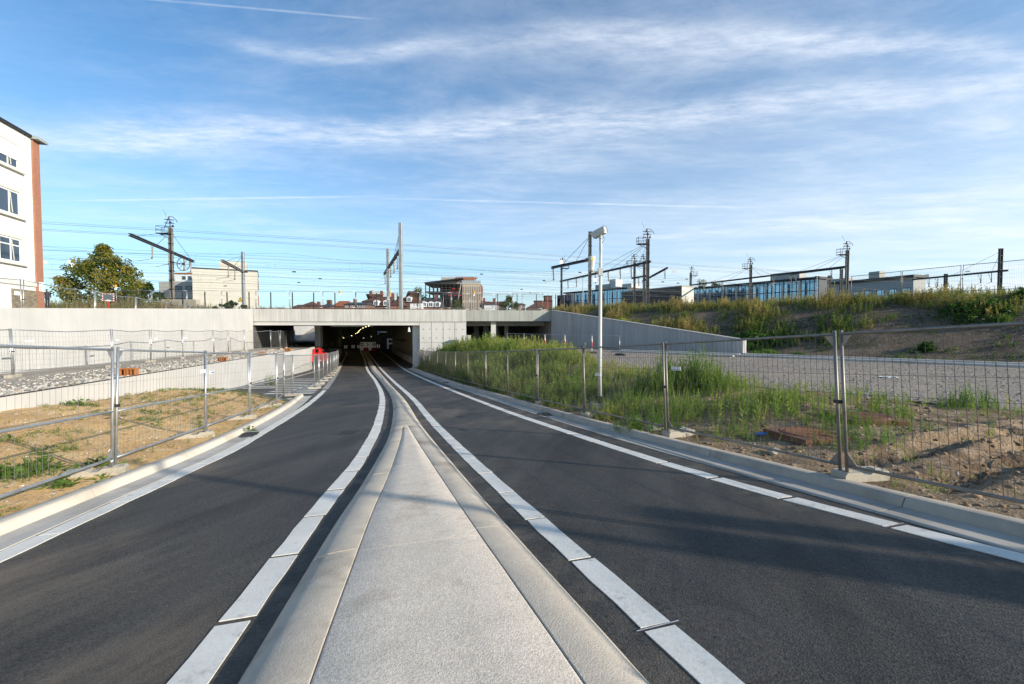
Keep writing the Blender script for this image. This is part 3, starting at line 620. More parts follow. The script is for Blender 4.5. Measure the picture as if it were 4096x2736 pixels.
for k in range(7):
    for z_ in (-.2, -1.2, -2.4):
        c_ = Vector(DP(uT + (uP - uT) * (.08 + .14 * k), .085)); MB().add([(c_.x + dd.x * .06 * math.cos(a), c_.y + dd.y * .06 * math.cos(a), z_ + .06 * math.sin(a)) for a in np.linspace(0, 2 * PI, 11)[:-1]], [tuple(range(10))]).build('tie_hole', CDARK, dk)
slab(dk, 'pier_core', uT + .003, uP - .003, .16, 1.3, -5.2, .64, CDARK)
# soffit over the road and ledge; the passage is open to the sky again beyond y = 80
sof = [DP(0, 1.2), DP(uP, 1.2), (-21, 106), (h0(106), 106), (h0(81), 81), (h1(81), 81)]
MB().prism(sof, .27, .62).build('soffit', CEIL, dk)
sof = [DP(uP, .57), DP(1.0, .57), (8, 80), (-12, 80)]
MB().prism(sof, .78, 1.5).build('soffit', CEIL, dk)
def wl(pts, z0, z1, th, mat, name, root=dk):
    for p, q in zip(pts, pts[1:]): p = Vector(p); q = Vector(q); d = (q - p).normalized(); n_ = Vector((-d.y, d.x)) * th; MB().prism([p, q, q + n_, p + n_], z0, z1).build(name, mat, root)
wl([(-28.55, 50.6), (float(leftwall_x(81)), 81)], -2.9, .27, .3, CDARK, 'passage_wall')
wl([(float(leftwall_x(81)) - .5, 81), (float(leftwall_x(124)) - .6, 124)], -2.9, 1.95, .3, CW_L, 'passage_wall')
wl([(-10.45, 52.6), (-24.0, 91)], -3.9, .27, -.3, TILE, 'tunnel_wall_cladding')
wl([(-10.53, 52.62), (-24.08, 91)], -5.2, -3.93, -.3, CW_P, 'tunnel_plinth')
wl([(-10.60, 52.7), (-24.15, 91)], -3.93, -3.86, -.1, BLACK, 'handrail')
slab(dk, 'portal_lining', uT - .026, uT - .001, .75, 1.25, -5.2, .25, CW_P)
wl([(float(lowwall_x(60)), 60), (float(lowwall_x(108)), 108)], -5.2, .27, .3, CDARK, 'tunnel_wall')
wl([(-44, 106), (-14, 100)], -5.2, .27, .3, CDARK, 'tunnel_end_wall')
for x, y in ((-25.27, 59.5),):
    MB().bbox(x - .36, x + .36, y - .4, y + .4, -2.6, .27, .03).build('pillar', CW_P, dk)
# right-hand bay: pillars before a dark store
slab(dk, 'bay_beam', uP, 1.0, 4.2, 4.7, .2, .77, CW_P)
for upx, v in ((494.2, 1.6),): slab(dk, 'pillar', ux(491.3), ux(496.3), .62, 1.05, -2.2, .76, CW_P)
for x0, x1, y in ((-5.3, -4.6, 63), (-3.9, -3.2, 62), (-2.5, -1.85, 61), (-1.0, -.5, 60)): MB().box(x0, x1, y, y + .5, -2.2, .78).build('pillar', CW_P, dk)
wl([(-6.6, 54), (-13, 80)], -2.2, .8, .3, CDARK, 'bay_wall'); wl([(4.75, 54.2), (3.2, 66)], -2.2, .8, -.3, CW_R, 'bay_wall'); wl([(3.4, 70), (-10, 72)], -2.2, .8, .3, CDARK, 'bay_wall')
# brown strip of mat and soil lying along the deck edge
mt = MB()
for i in range(46):
    u0 = .004 + i * .0142; h = .07 + .08 * random.random(); p = DP(u0, .58); q = DP(u0 + .0138, 1.1 + .2 * random.random()); mt.box(min(p[0], q[0]), max(p[0], q[0]), p[1], q[1] + .3, 1.9, 2.06 + h)
tag(mt.build('edge_mat', plain('rusty_mat', (.12, .055, .03), .95, var=.4, scale=3), None, False, True), 'rust-brown matting laid along the top edge of the bridge parapet', 'mat')

# ================================================================== FENCES
FL = 3.6; FH = 2.0
def fence_meshes(tubem, wirem, mid=False, sag=0., dv=.115, dh=.26, r=.0021, wob=0.):
    o = {}
    def tm(name, pts, rr=.021): o[name] = MB().tube(pts, rr, 8).mesh(name, tubem, True)
    tm('post', [(0, 0, 0), (0, 0, FH)], .0225)
    def railz(z, k): return [(FL * q, 0, z - sag * k * math.sin(q * PI) ** 2) for q in np.linspace(.006, .994, 7)]
    tm('top_rail', railz(FH - .05, 1)); tm('bottom_rail', railz(.16, .15))
    if mid: tm('middle_rail', railz(.93, .3))
    w = MB(); n = int(FL / dv)
    for i in range(1, n):
        x = FL * i / n; k = math.sin(x / FL * PI) ** 2
        w.tube([(x + wob * math.sin(i * 1.9), wob * math.sin(i * .7) * .5, .14), (x + wob * math.sin(i * 2.3 + 1), .0, 1.), (x, 0, FH - .02 - sag * k)], r, 4, cap=False)
    for z in np.arange(.36, FH - .12, dh): w.tube([(FL * q, wob * math.sin(q * 9 + z * 3), z - sag * .6 * math.sin(q * PI) ** 2) for q in np.linspace(.005, .995, 7)], r, 4, cap=False)
    o['wire_mesh'] = w.mesh('wire_mesh', wirem)
    o['gusset'] = MB().add([(.02, -.004, 0), (.15, -.004, 0), (.02, -.004, -.16), (.02, .004, 0), (.15, .004, 0), (.02, .004, -.16)], [(0, 1, 2), (3, 5, 4), (0, 3, 4, 1), (1, 4, 5, 2), (2, 5, 3, 0)]).mesh('gusset', tubem)
    o['clamp'] = MB().box(-.07, .03, -.035, .035, 1.0, 1.045).box(-.05, -.02, -.06, .06, 1.01, 1.035).mesh('clamp', IRON)
    return o
FM = {'bright': fence_meshes(GALV, WIRE, True, wob=.010, r=.0020), 'dull': fence_meshes(GALVD, WIRED, False, r=.0032, dv=.09), 'bent': fence_meshes(GALV, WIRE, False, .09, wob=.025, r=.0028), 'plain': fence_meshes(GALV, WIRE, False, r=.003)}
TAGM = MB().box(-.15, .15, -.004, .004, -.04, .04).mesh('tag_plate', WHITE)
BES = text_mesh('BESIX', .075, BLUE, .002)
LOGO = (MB().add([(-.02, 0, -.004), (.02, 0, .004), (.02, 0, .022), (-.02, 0, .018)], [(0, 1, 2, 3)]).mesh('logo_mark', RED), MB().add([(-.02, 0, -.01), (.016, 0, -.002), (0, 0, -.026)], [(0, 1, 2)]).mesh('logo_mark', BLUE))
def fence_panel(kind, p, q, label, group, lean=0., plate=None, clamp=True, turn=0.):
    p = Vector(p); q = Vector(q); X = (q - p).normalized(); Y = Vector((0, 0, 1)).cross(X).normalized(); Z = X.cross(Y)
    Z = (Z + Y * lean).normalized(); Y = Z.cross(X); L = (q - p).length - .09
    e = thing('site_fence', label, 'fence', p + X * .045, 0, group)
    e.rotation_euler = Matrix((X, Y, Z)).transposed().to_euler(); e.scale = (L / FL, 1, 1)
    M_ = FM[kind]
    link('post', M_['post'], e); link('post', M_['post'], e, (FL, 0, 0))
    for k in ('top_rail', 'middle_rail', 'bottom_rail', 'wire_mesh'):
        if k in M_: link(k, M_[k], e)
    if p.y < 22 and abs(p.x) < 20:
        for x, z, r_ in ((0, FH - .06, 0), (FL, FH - .06, 0), (0, .17, 1), (FL, .17, 1)): g = link('gusset', M_['gusset'], e, (x, 0, z)); g.scale = (1 if x == 0 else -1, 1, -1 if r_ else 1)
    if clamp: link('clamp', M_['clamp'], e)
    if plate:
        x, z, txt = plate; pl = link('tag_plate', TAGM, e, (x, -.03, z))
        if txt:
            tt = link('lettering', BES, pl, (.05, -.0065, -.026)); tt.rotation_euler = (PI / 2, 0, 0)
            for k in LOGO: link('logo_mark', k, pl, (-.1, -.007, 0))
    return e
def foot(p, rz, label, group, mat=BLOCK, h=.14, L=.72, rub=False):
    m = MB()
    if rub: m.add(*((lambda n: ([(L / 2 * math.cos(2 * PI * k / n), .19 * math.sin(2 * PI * k / n), 0) for k in range(n)] + [(L / 2.5 * math.cos(2 * PI * k / n), .14 * math.sin(2 * PI * k / n), h * .8) for k in range(n)] + [(L / 6 * math.cos(2 * PI * k / n), .09 * math.sin(2 * PI * k / n), h) for k in range(n)], [(i, (i + 1) % n, n + (i + 1) % n, n + i) for i in range(n)] + [(n + i, n + (i + 1) % n, 2 * n + (i + 1) % n, 2 * n + i) for i in range(n)] + [tuple(range(2 * n, 3 * n))]))(12)))
    else:
        xs = [-L / 2, -L / 2 + .03, -.1, -.05, .05, .1, L / 2 - .03, L / 2]; hs = [h * .75, h, h, h * .72, h * .72, h, h, h * .75]
        m.xprism([(xs[0], 0)] + list(zip(xs, hs)) + [(xs[-1], 0)], -.115, .115)
        for x in (-.24, .24): m.box(x - .05, x + .05, -.05, .05, h - .002, h + .012)
    o = m.build('concrete_block' if mat is BLOCK else 'rubber_block', mat); o.location = p; o.rotation_euler = (0, 0, rz); return tag(o, label, 'block', group)
def run(kind, pts, label, group, lean=0., feet=None, plates={}, skip=(), jit=0.):
    n = len(pts)
    for i in range(n - 1):
        if i in skip: continue
        fence_panel(kind, pts[i], pts[i + 1], label, group, lean + random.uniform(-jit, jit), plates.get(i))
    if feet:
        for i in range(n):
            a = Vector(pts[max(i - 1, 0)]); b = Vector(pts[min(i + 1, n - 1)]); d = b - a
            foot(Vector(pts[i]) - Vector((0, 0, feet.get('sink', .02))), math.atan2(d.y, d.x) + feet.get('rot', PI / 2) + random.uniform(-.2, .2), feet['label'], feet['group'], feet.get('mat', BLOCK), feet.get('h', .14), feet.get('L', .72), feet.get('rub', False))
def gp(s, t, zf=None): x, y = XY(s, t); return (x, y, float(Zg(s)) + .0 if zf is None else float(zf(x, y)))
# right-hand site fence on the verge behind the kerb
rs = [(-6.2, 6.9), (-2.7, 6.5), (1.0, 6.32), (4.55, 6.12), (8.35, 6.05), (11.98, 5.86), (15.7, 5.78), (19.4, 5.72), (23.1, 5.62), (26.8, 5.42), (30.5, 5.3), (34.3, 5.2), (38.2, 5.1), (42.2, 4.95), (46.4, 4.85), (50.4, 4.9)]
rp = [(*XY(s, t), float(Zg(s)) + .02) for s, t in rs]
run('dull', rp, 'weathered brown-grey mesh fence panel between the road kerb and green weeds', 'site fence panels along the right-hand kerb', -.02, None, {3: (FL * .925, 1.42, True), 4: (FL * .8, 1.2, True)}, jit=.02)
fence_panel('dull', rp[-1], (*XY(52.3, 5.6), float(Zg(52)) + .1), 'short crooked mesh fence panel turned towards the concrete pier at the fence end', None, .12)
for i in (1, 2, 3, 4, 5, 6):
    a = rs[i]; foot((*XY(a[0], a[1] + .30), float(Zg(a[0])) - .045), math.atan2(BX.y, BX.x) + .1 * (-1) ** i, 'pale concrete foot of the weathered fence behind the right-hand kerb', 'fence feet behind the right-hand kerb')
# left-hand site fence on the sandy verge, then on across the hatched area into the underpass
ls = [(-5.4, -5.2), (-1.8, -4.85), (1.8, -4.55), (5.4, -4.33), (9.05, -4.12), (12.7, -3.92), (16.1, -3.74), (19.6, -3.62), (22.7, -3.9)]
lp = [(*XY(s, t), float(left_z(*XY(s, t))) + .10) for s, t in ls]
run('bright', lp, 'bright galvanised mesh fence panel with middle rail on the sandy verge', 'site fence panels along the left-hand kerb', .01, None, {4: (FL * .93, 1.5, False), 5: (FL * .1, 1.45, True)}, jit=.02)
for i in (1, 2, 3, 4, 5, 6, 7):
    a = ls[i]; foot((*XY(a[0] - .05, a[1] - .22), float(left_z(*XY(*a))) - .01), math.atan2(BX.y, BX.x) + .35 * (1 if i % 2 else .6), 'mossy concrete foot of the bright fence on the sandy verge', 'fence feet on the sandy verge', L=.8)
hp = [(*XY(s, t), float(Zr(s)) + .11) for s, t in ((22.7, -3.9), (25.4, -3.95), (30.1, -3.45), (33.6, -3.55), (37.1, -3.62), (40.6, -3.66), (44.1, -3.72), (47.6, -3.78), (51.1, -3.86), (54.6, -3.95), (58.1, -4.05), (61.8, -4.2), (65.6, -4.4))]
run('plain', hp, 'plain galvanised mesh fence panel closing off the hatched ramp lane', 'fence panels along the hatched lane', .0, {'label': 'concrete fence foot standing on the hatched asphalt', 'group': 'fence feet on the hatched lane', 'sink': .11, 'h': .12, 'L': .7}, jit=.04)
# ledge fence in front of the tall wall
ly = [10.5, 14.9, 19.4, 24.9, 29.0, 32.8, 36.6, 40.2, 43.6, 46.8, 49.8, 53.2, 56.8, 60.4]
lx = [leftwall_x(y) * .72 + lowwall_x(y) * .28 + (.7 if i % 3 == 0 else -.2) * .5 for i, y in enumerate(ly)]
for i, y in enumerate(ly):
    if y > 46: lx[i] = lowwall_x(y) * .5 + leftwall_x(y) * .5
lp2 = [(float(x), y, float(ledge_z(min(SofXY(float(x), y), 58))) + .09) for x, y in zip(lx, ly)]
run('bent', lp2, 'buckled thin mesh fence panel on the gravel ledge before the tall pale wall', 'fence panels on the gravel ledge', .02, {'label': 'long concrete fence foot lying on the gravel ledge', 'group': 'fence feet on the gravel ledge', 'sink': .12, 'L': .95, 'h': .16, 'rot': .25}, {2: (.5, 1.45, False), 3: (.35, 1.4, False), 4: (.4, 1.4, False), 5: (.3, 1.4, False)}, jit=.05)
# fence on the street behind the tall wall, sloping away
sp_ = [(-21.4 - .6, 11.5, .5), (-22.5 - .6, 17.2, .43), (-23.2 - .75, 22.3, .36), (-24.3 - .7, 27.3, .22), (-24.9 - .9, 31.2, .1), (-25.7 - .9, 35.0, .0), (-26.3 - 1.0, 38.6, -.06), (-26.9 - 1.1, 42.2, -.12)]
run('bent', sp_, 'sagging mesh fence panel on the street just behind the tall pale wall', 'fence panels behind the tall wall', .0, None, {3: (1.0, 1.5, False)}, jit=.02)
# fence along the top of the rail bridge
L_ = (DK1 - DK0).length; dp_ = [(*DP(k * 3.62 / L_, .9), 2.12) for k in range(-4, 10)]
run('plain', dp_, 'straight mesh fence panel standing along the top of the rail bridge', 'fence panels on the rail bridge', 0, {'label': 'small concrete fence foot on top of the rail bridge', 'group': 'fence feet on the rail bridge', 'L': .6, 'rot': 0, 'sink': .1})
# black posts of the railway fence behind it, and loose braced panels on the right bay
for k in range(-7, 24):
    p = DP(k * 2.42 / L_ + .02, 3.2)
    if p[0] < 12: m = MB().box(-.045, .045, -.045, .045, 0, 2.15).box(-.05, .05, -.05, .05, 2.15, 2.18); o = m.build('steel_post', BLACK); o.location = (p[0], p[1], GZ); tag(o, 'slim black steel post of the railway fence on the bridge', 'post', 'black railway fence posts')
for k in range(-1, 3):
    q = [(*DP(.715 + .094 * j, 1.4), 2.02) for j in (k, k + 1)]
    e = fence_panel('plain', *q, 'leaning mesh panel propped with a raking strut above the greenish parapet', 'braced panels above the right bay', .0)
    MB().bar((FL, 0, 1.9), (FL - .1, .9 - 1.6, 0.0), .04, .04).build('strut', GALV, e)
# dark lights and beacons on the fences
for u, v, c in ((339.8, 292.4, 1), (474, 293, 1), (115.6, 286.6, 0)):
    p = at(u, v, deck_y((u - 512) / FPX * 51) + .75); t_ = thing('warning_beacon', 'small amber warning beacon with white cap clipped to the bridge fence', 'beacon', p, 0, 'warning beacons')
    MB().lathe([(.02, -.1), (.11, -.1), (.12, -.02), (.12, .12), (.07, .2), (.02, .22)], 12).build('lens', plain('amber_lens', (.70, .28, .02), .3, obj=True), t_); MB().box(-.08, .08, -.06, .06, -.34, -.1).build('battery_case', WHITE, t_)
# fence on the embankment crest at far right
cp = [at(851, 276, 38.5), at(902, 270.5, 35), at(962, 264.7, 31.8), at(1028, 258.6, 28.6), at(1105, 251, 25.4)]
run('dull', [(p.x, p.y, p.z - 2.0) for p in cp], 'dark mesh fence panel standing in tall weeds on the embankment crest', 'fence panels on the embankment crest', 0, None, {1: (1.6, 1.5, False), 2: (.3, 1.5, False)})
# low barrier fence on black rubber feet in the gravel yard
gy = [(487.5, 345), (507, 345.8), (524, 347.6), (545, 348.8), (565, 350.2), (592, 352), (620, 354), (627, 355)]
gpz = [(*onz(u, v, ZP + .12).xy, ZP + .12) for u, v in gy[1:7]]
n0 = set(bpy.data.objects)
run('plain', gpz, 'mesh fence panel on black rubber feet before the grey shaded wall', 'fence panels in the gravel yard', 0, {'label': 'black recycled-rubber fence foot on the gravel yard', 'group': 'rubber feet in the gravel yard', 'mat': RUBBER, 'rub': True, 'L': 1.0, 'h': .16, 'sink': .11, 'rot': .3})
for o in set(bpy.data.objects) - n0:
    if o.name.startswith('site_fence'): o.scale.z = .64
for i in (2, 3, 4):
    p = gpz[i]; t_ = thing('delineator_post', 'slim white post with red band tied to the gravel yard fence', 'post', (p[0] - .02, p[1] - .1, p[2] - .05), 0, 'red and white posts in the gravel yard')
    MB().box(-.035, .035, -.015, .015, 0, 1.25).build('post', WHITEP, t_); MB().box(-.038, .038, -.019, .019, .4, .85).build('red_band', RED, t_)

# ================================================================== SMALL THINGS ON THE SITE
# rusty steel blocks along the ledge edge
for i, y in enumerate((19.7, 28.8, 36.2, 43.6)):
    x = float(lowwall_x(y)) - (.75 if i == 0 else .55); z = float(ledge_z(SofXY(x, y))) + .03
    m = MB().box(-.30, .30, -.16, .16, 0, .05).box(-.30, .30, -.16, .16, .29, .34).box(-.03, .03, -.15, .15, .05, .29)
    for q in (-.27, -.1, .13, .27): m.box(q - .012, q + .012, -.155, .155, .05, .29)
    o = m.build('steel_block', RUST); o.location = (x, y, z); o.rotation_euler = (0, 0, R(random.uniform(5, 25))); o.scale = (.9 + .1 * (i == 0),) * 3
    tag(o, 'stubby rust-orange steel beam block on the gravel by the low wall edge', 'steel block', 'rusty steel blocks on the ledge')
# raised rusty manhole covers in the weeds
for i, (x, y, a, lab) in enumerate(((5.85, 8.95, 12, 'square rusty manhole frame with round ribbed cover beside the leaning fence posts'), (7.75, 9.95, -8, 'rusty square manhole cover half hidden in weeds behind another cover'))):
    z = float(right_z(x, y)); t_ = thing('manhole_cover', lab, 'manhole cover', (x, y, z - .21), R(a))
    t_.scale = (1.25, 1.15, 1)
    MB().bbox(-.46, .46, -.46, .46, 0, .28, .015).build('frame', RUSTD, t_)
    MB().lathe([(.02, .29), (.36, .29), (.375, .282), (.39, .292), (.40, .27)], 28).build('lid', RUSTD, t_)
    m = MB()
    for k in range(-6, 7):
        w = math.sqrt(max(.33 ** 2 - (k * .05) ** 2, 0)); m.box(-w, w, k * .05 - .010, k * .05 + .010, .288, .300)
    m.build('ribs', RUSTD, t_)
    MB().bbox(-.62, .62, -.62, .62, -.3, .06, .03).build('concrete_surround', BLOCK, t_)
# traffic camera mast
cx, cy = 2.78, 14.35; cz = float(right_z(cx, cy))
t_ = thing('camera_mast', 'slim white traffic camera mast standing in the weeds behind the right-hand fence', 'camera mast', (cx, cy, cz))
top = at(599, 239, cy).z - cz
MB().bbox(-.27, .27, -.27, .27, -.3, .22, .02).build('concrete_base', plain('base_grey', (.22, .21, .20), .95, var=.2, scale=4, bs=.4), t_)
MB().lathe([(.105, .22), (.105, .42), (.10, .43)], 16).build('boot', BLACK, t_)
MB().lathe([(.064, .43), (.062, 1.6), (.058, 1.62), (.050, top - .75), (.042, top - .73), (.042, top - .38), (.048, top - .36), (.048, top - .02), (.04, top)], 18).build('pole', WHITEP, t_, True)
br = MB().box(-.075, .06, -.08, .08, top - 1.15, top - .90).build('bracket', WHITEP, t_)
MB().bar((-.06, 0, top - 1.03), (-.285, 0, top - 1.04), .05, .05).build('arm', WHITEP, br)
rd = MB().lathe([(.05, -.34), (.095, -.33), (.105, -.25), (.10, -.20), (.125, .02), (.15, .27), (.16, .36), (.13, .41), (.05, .42)], 16).build('radar_housing', WHITEP, t_, True); rd.location = (-.285, 0, top - .80); rd.scale = (.80, .80, .64)
o = MB().lathe([(.03, 0), (.075, 0), (.08, .06), (.05, .12)], 12).build('lens_cap', plain('grey_lens', (.12, .12, .10), .3, obj=True), rd); o.rotation_euler = (0, -PI / 2, 0); o.location = (-.13, 0, .25)
MB().box(-.045, .045, -.158, -.15, .2, .3).build('warning_sticker', plain('yellow_sticker', (.8, .62, .03), .5, obj=True), rd)
for k in range(3): MB().box(-.098, -.09, -.09, -.06, -.02 + k * .11, .02 + k * .11).build('vent', BLACK, rd)
cb = MB().add([(-.36, -.14, 0), (.30, -.14, 0), (.30, .14, 0), (-.36, .14, 0), (-.44, -.155, .24), (.36, -.155, .24), (.36, .155, .24), (-.44, .155, .24), (-.38, -.10, .30), (.33, -.10, .30), (.33, .10, .30), (-.38, .10, .30)], [(0, 3, 2, 1), (0, 1, 5, 4), (1, 2, 6, 5), (2, 3, 7, 6), (3, 0, 4, 7), (4, 5, 9, 8), (5, 6, 10, 9), (6, 7, 11, 10), (7, 4, 8, 11), (8, 9, 10, 11)]).build('camera_housing', WHITEP, t_)
cb.scale = (.60, .64, .74); cb.location = (-.01, -.02, top + .10); cb.rotation_euler = (R(4), R(-19), R(-38))
MB().box(-.30, .22, -.16, -.145, .03, .12).build('side_box', WHITEP, cb); MB().add([(.345, -.165, .02), (.375, -.165, .25), (.345, -.10, .315), (.345, .10, .315), (.375, .165, .25), (.345, .165, .02), (.365, -.165, .02), (.395, -.165, .25), (.365, -.10, .315), (.365, .10, .315), (.395, .165, .25), (.365, .165, .02)], [(0, 1, 7, 6), (1, 2, 8, 7), (2, 3, 9, 8), (3, 4, 10, 9), (4, 5, 11, 10)]).build('hood_rim', BLACK, cb)
MB().lathe([(.045, 0), (.06, .04), (.05, .12), (.03, .18)], 12).build('swivel', WHITEP, t_).location = (0, 0, top - .02)
MB().tube([(.04, -.05, top + .10), (.10, -.06, top + .02), (.07, -.05, top - .08), (.03, -.03, top - .14)], .008, 6).build('cable', BLACK, t_)
# grey electrical cabinet by the pier
t_ = thing('electrical_cabinet', 'pale grey electrical cabinet in the weeds beside the concrete pier', 'cabinet', (*DP(ux(466.2), -1.0), -2.15), R(6))
MB().bbox(-.5, .5, -.25, .25, 0, 1.2, .03).build('case', WHITEP, t_); MB().box(-.54, .54, -.29, .29, 1.2, 1.27).build('roof', WHITEP, t_); MB().box(-.46, .46, -.262, -.25, .1, 1.12).build('door', WHITEP, t_); MB().box(.3, .34, -.275, -.262, .5, .7).build('handle', BLACK, t_)
# timber table in the right-hand bay
t_ = thing('trestle', 'low timber board on dark trestle inside the right-hand bay', 'trestle', (*onz(497, 345.5, ZP).xy, ZP), R(5)); t_.location = (-1.9, 54.6, ZP)
MB().box(-.9, .9, -.4, .4, .62, .70).build('board', plain('raw_timber', (.40, .26, .14), .8, obj=True), t_); MB().add([(-.6, -.3, 0), (.6, -.3, 0), (.6, .3, 0), (-.6, .3, 0), (-.75, -.35, .62), (.75, -.35, .62), (.75, .35, .62), (-.75, .35, .62)], [(0, 1, 5, 4), (1, 2, 6, 5), (2, 3, 7, 6), (3, 0, 4, 7)]).build('tub', BLACK, t_)
# litter
p = onz(757, 425, -2.02); o = MB().lathe([(.03, 0), (.035, .01), (.035, .14), (.014, .19), (.014, .21)], 10).build('plastic_bottle', plain('blue_plastic', (.05, .22, .62), .25, obj=True)); o.location = (p.x, p.y, float(right_surface(p.x, p.y)) + .03); o.rotation_euler = (R(80), 0, R(40)); tag(o, 'small crushed blue bottle lying on bare soil behind the right fence', 'bottle')
p = onz(888, 378.5, ZP); m = MB(); m.grid([[(.6 * i / 5 - .3, .3 * j / 3 - .15, .03 + .025 * math.sin(i * 2.3 + j * 1.7)) for j in range(4)] for i in range(6)]); o = m.build('plastic_sheet', WHITE); o.location = (p.x, p.y, ZP + .03); tag(o, 'crumpled white plastic scrap on the gravel yard', 'litter')
p = Vector(lp[4]); m = MB(); m.grid([[(.012 * math.sin(j * 1.3) + .01 * i - .02, -.03 - .01 * j, .34 - .05 * i - .012 * j) for j in range(4)] for i in range(5)]); o = m.build('rag', WHITE); o.location = p; tag(o, 'torn white plastic rag tied to the fence post foot on the sandy verge', 'rag')
# loose stones beside the kerb behind the right fence
for i, (s, t, k) in enumerate(((9.4, 6.45, .22), (10.2, 6.5, .15), (6.2, 6.7, .13), (8.9, 6.9, .12))):
    bm = bmesh.new(); bmesh.ops.create_icosphere(bm, subdivisions=2, radius=k)
    for v in bm.verts: v.co *= 1 + .25 * math.sin(v.co.x * 31 + i) * math.cos(v.co.y * 27); v.co.z *= .6
    me = bpy.data.meshes.new('rubble'); bm.to_mesh(me); bm.free(); me.materials.append(BLOCK); x, y = XY(s, t); o = link('rubble', me, None, (x, y, float(right_surface(x, y)) + .02)); tag(o, 'pale lump of concrete rubble on the soil behind the right kerb', 'rubble', 'concrete rubble lumps')

# ================================================================== INSIDE THE UNDERPASS
# red boom lift on the closed ramp lane
bx, by = -22.75, 53.4; bz = float(Zr(SofXY(bx, by)))
t_ = thing('boom_lift', 'red boom lift with large treaded wheels parked in the mouth of the underpass', 'boom lift', (bx, by, bz), R(8)); t_.scale = (.9, .9, .9)
MB().bbox(-.75, .75, -1.2, 1.6, .45, .8, .06).build('chassis', BLACK, t_)
for sx in (-1, 1):
    hd = MB().bbox(sx * .62 - .38, sx * .62 + .38, -1.55, 1.2, .95, 2.0, .16).build('engine_hood', RED, t_); MB().box(sx * .62 - .16, sx * .62 + .16, -1.57, -1.55, 1.05, 1.2).build('number_plate', WHITE, hd)
    for yy in (-.85, 1.25):
        w = MB(); n = 20
        for k in range(n):
            a = 2 * PI * k / n; b = 2 * PI * (k + .55) / n
            for r0, r1 in ((.36, .5),): w.add([(x, r * math.sin(q), .5 + r * math.cos(q)) for x in (sx * .72, sx * 1.02) for r, q in ((r0, a), (r1, a), (r1, b), (r0, b))], [(0, 1, 2, 3), (7, 6, 5, 4), (0, 4, 5, 1), (1, 5, 6, 2), (2, 6, 7, 3)])
        wh = w.build('wheel', RUBBER, t_); wh.location = (0, yy, 0)
        rim = MB().lathe([(.46, -.14), (.46, .14), (.26, .15), (.24, .1), (.02, .1)], 20).build('rim', RED, wh); rim.rotation_euler = (0, PI / 2, 0); rim.location = (sx * .87, 0, .5)
        tyre = MB().lathe([(.30, -.15), (.455, -.15), (.47, 0), (.455, .15), (.30, .15)], 24).build('tyre', RUBBER, wh); tyre.rotation_euler = (0, PI / 2, 0); tyre.location = (sx * .87, 0, .5)
MB().lathe([(.42, .8), (.42, .98), (.3, 1.0)], 20).build('turntable', BLACK, t_)
MB().bbox(-.55, .55, -1.3, .6, 1.55, 2.08, .12).build('counterweight', RED, t_)
MB().box(-.42, -.24, -.8, .2, 2.0, 2.55).box(.24, .42, -.8, .2, 2.0, 2.55).build('boom_yoke', RED, t_); MB().bar((0, -.4, 2.35), (0, 3.4, 2.2), .36, .36).build('boom', BLACK, t_); MB().bar((0, -.5, 2.6), (0, .4, 2.6), .3, .12).build('boom_pin', RED, t_)
# dark van further in
px, py = -25.0, 63.5; pz = float(Zr(SofXY(px, py)))
t_ = thing('parked_van', 'dark van parked in shade behind the red boom lift', 'van', (px, py, pz), R(18))
MB().xprism([(-.95, .35), (.95, .35), (.98, 1.1), (.80, 1.9), (.6, 2.0), (-.6, 2.0), (-.80, 1.9), (-.98, 1.1)], 0, 4.4).build('body', plain('dark_car_paint', (.02, .022, .026), .25, obj=True), t_)
MB().xprism([(-.72, 1.2), (.72, 1.2), (.62, 1.82), (-.62, 1.82)], -.012, .0).build('rear_window', glass('van_glass', (.03, .04, .05)), t_); MB().box(-.98, .98, -.08, .05, .35, .6).build('bumper', BLACK, t_)
for sx in (-1, 1):
    MB().box(sx * .86 - .07, sx * .86 + .07, -.015, .05, .85, 1.2).build('tail_light', RED, t_)
    for yy in (.8, 3.5): o = MB().lathe([(.2, -.1), (.33, -.1), (.34, 0), (.33, .1), (.2, .1)], 18).build('wheel', RUBBER, t_); o.rotation_euler = (0, PI / 2, 0); o.location = (sx * .84, yy, .34)
# lamps along the soffit (lit in the photograph)
def lampf(x, y, z, lab, grp, mat=LAMP, w=.14, l=.55):
    t2 = thing('tunnel_lamp', lab, 'lamp', (x, y, z), R(17), grp); MB().box(-w / 2 - .03, w / 2 + .03, -l / 2 - .03, l / 2 + .03, 0, .1).build('housing', BLACK, t2); MB().box(-w / 2, w / 2, -l / 2, l / 2, -.03, 0).build('diffuser', mat, t2)
tr_ = [(1500, 530), (1470, 540), (1440, 552), (1415, 566), (1402, 580), (1393, 592), (1383, 602), (1365, 611), (1323, 632), (1237, 656)]
for i, (a, b) in enumerate(tr_):
    y = 56 + i * 4.6 if i < 8 else 92 + (i - 8) * 6; p = at(225 + .0958 * a, 275 + .0958 * b, y); lampf(p.x, p.y, p.z, 'small glowing yellow lamp on the tray curving along the tunnel soffit', 'lamps of the main soffit row')
tp = [at(225 + .0958 * a, 275 + .0958 * (b + (-4 if i < 3 else 0)), 56 + i * 4.6 if i < 8 else 92 + (i - 8) * 6) + Vector((.35, 0, .1)) for i, (a, b) in enumerate(tr_)]
tag(MB().tube(tp, .05, 5).build('cable_tray', GALV, None, False, True), 'cable tray curving along the dark tunnel soffit beside the yellow lamps', 'cable tray')
for i, (a, b) in enumerate(((1078, 566), (1087, 575), (1095, 588), (1104, 601), (1093, 615), (1078, 628), (1057, 641), (1447, 657), (1525, 642))):
    p = at(225 + .0958 * a, 275 + .0958 * b, 78 + i * 2); lampf(p.x, p.y, p.z, 'faint small lamp of the side row deep inside the tunnel', 'lamps of the side soffit row', LAMPW, .1, .1)
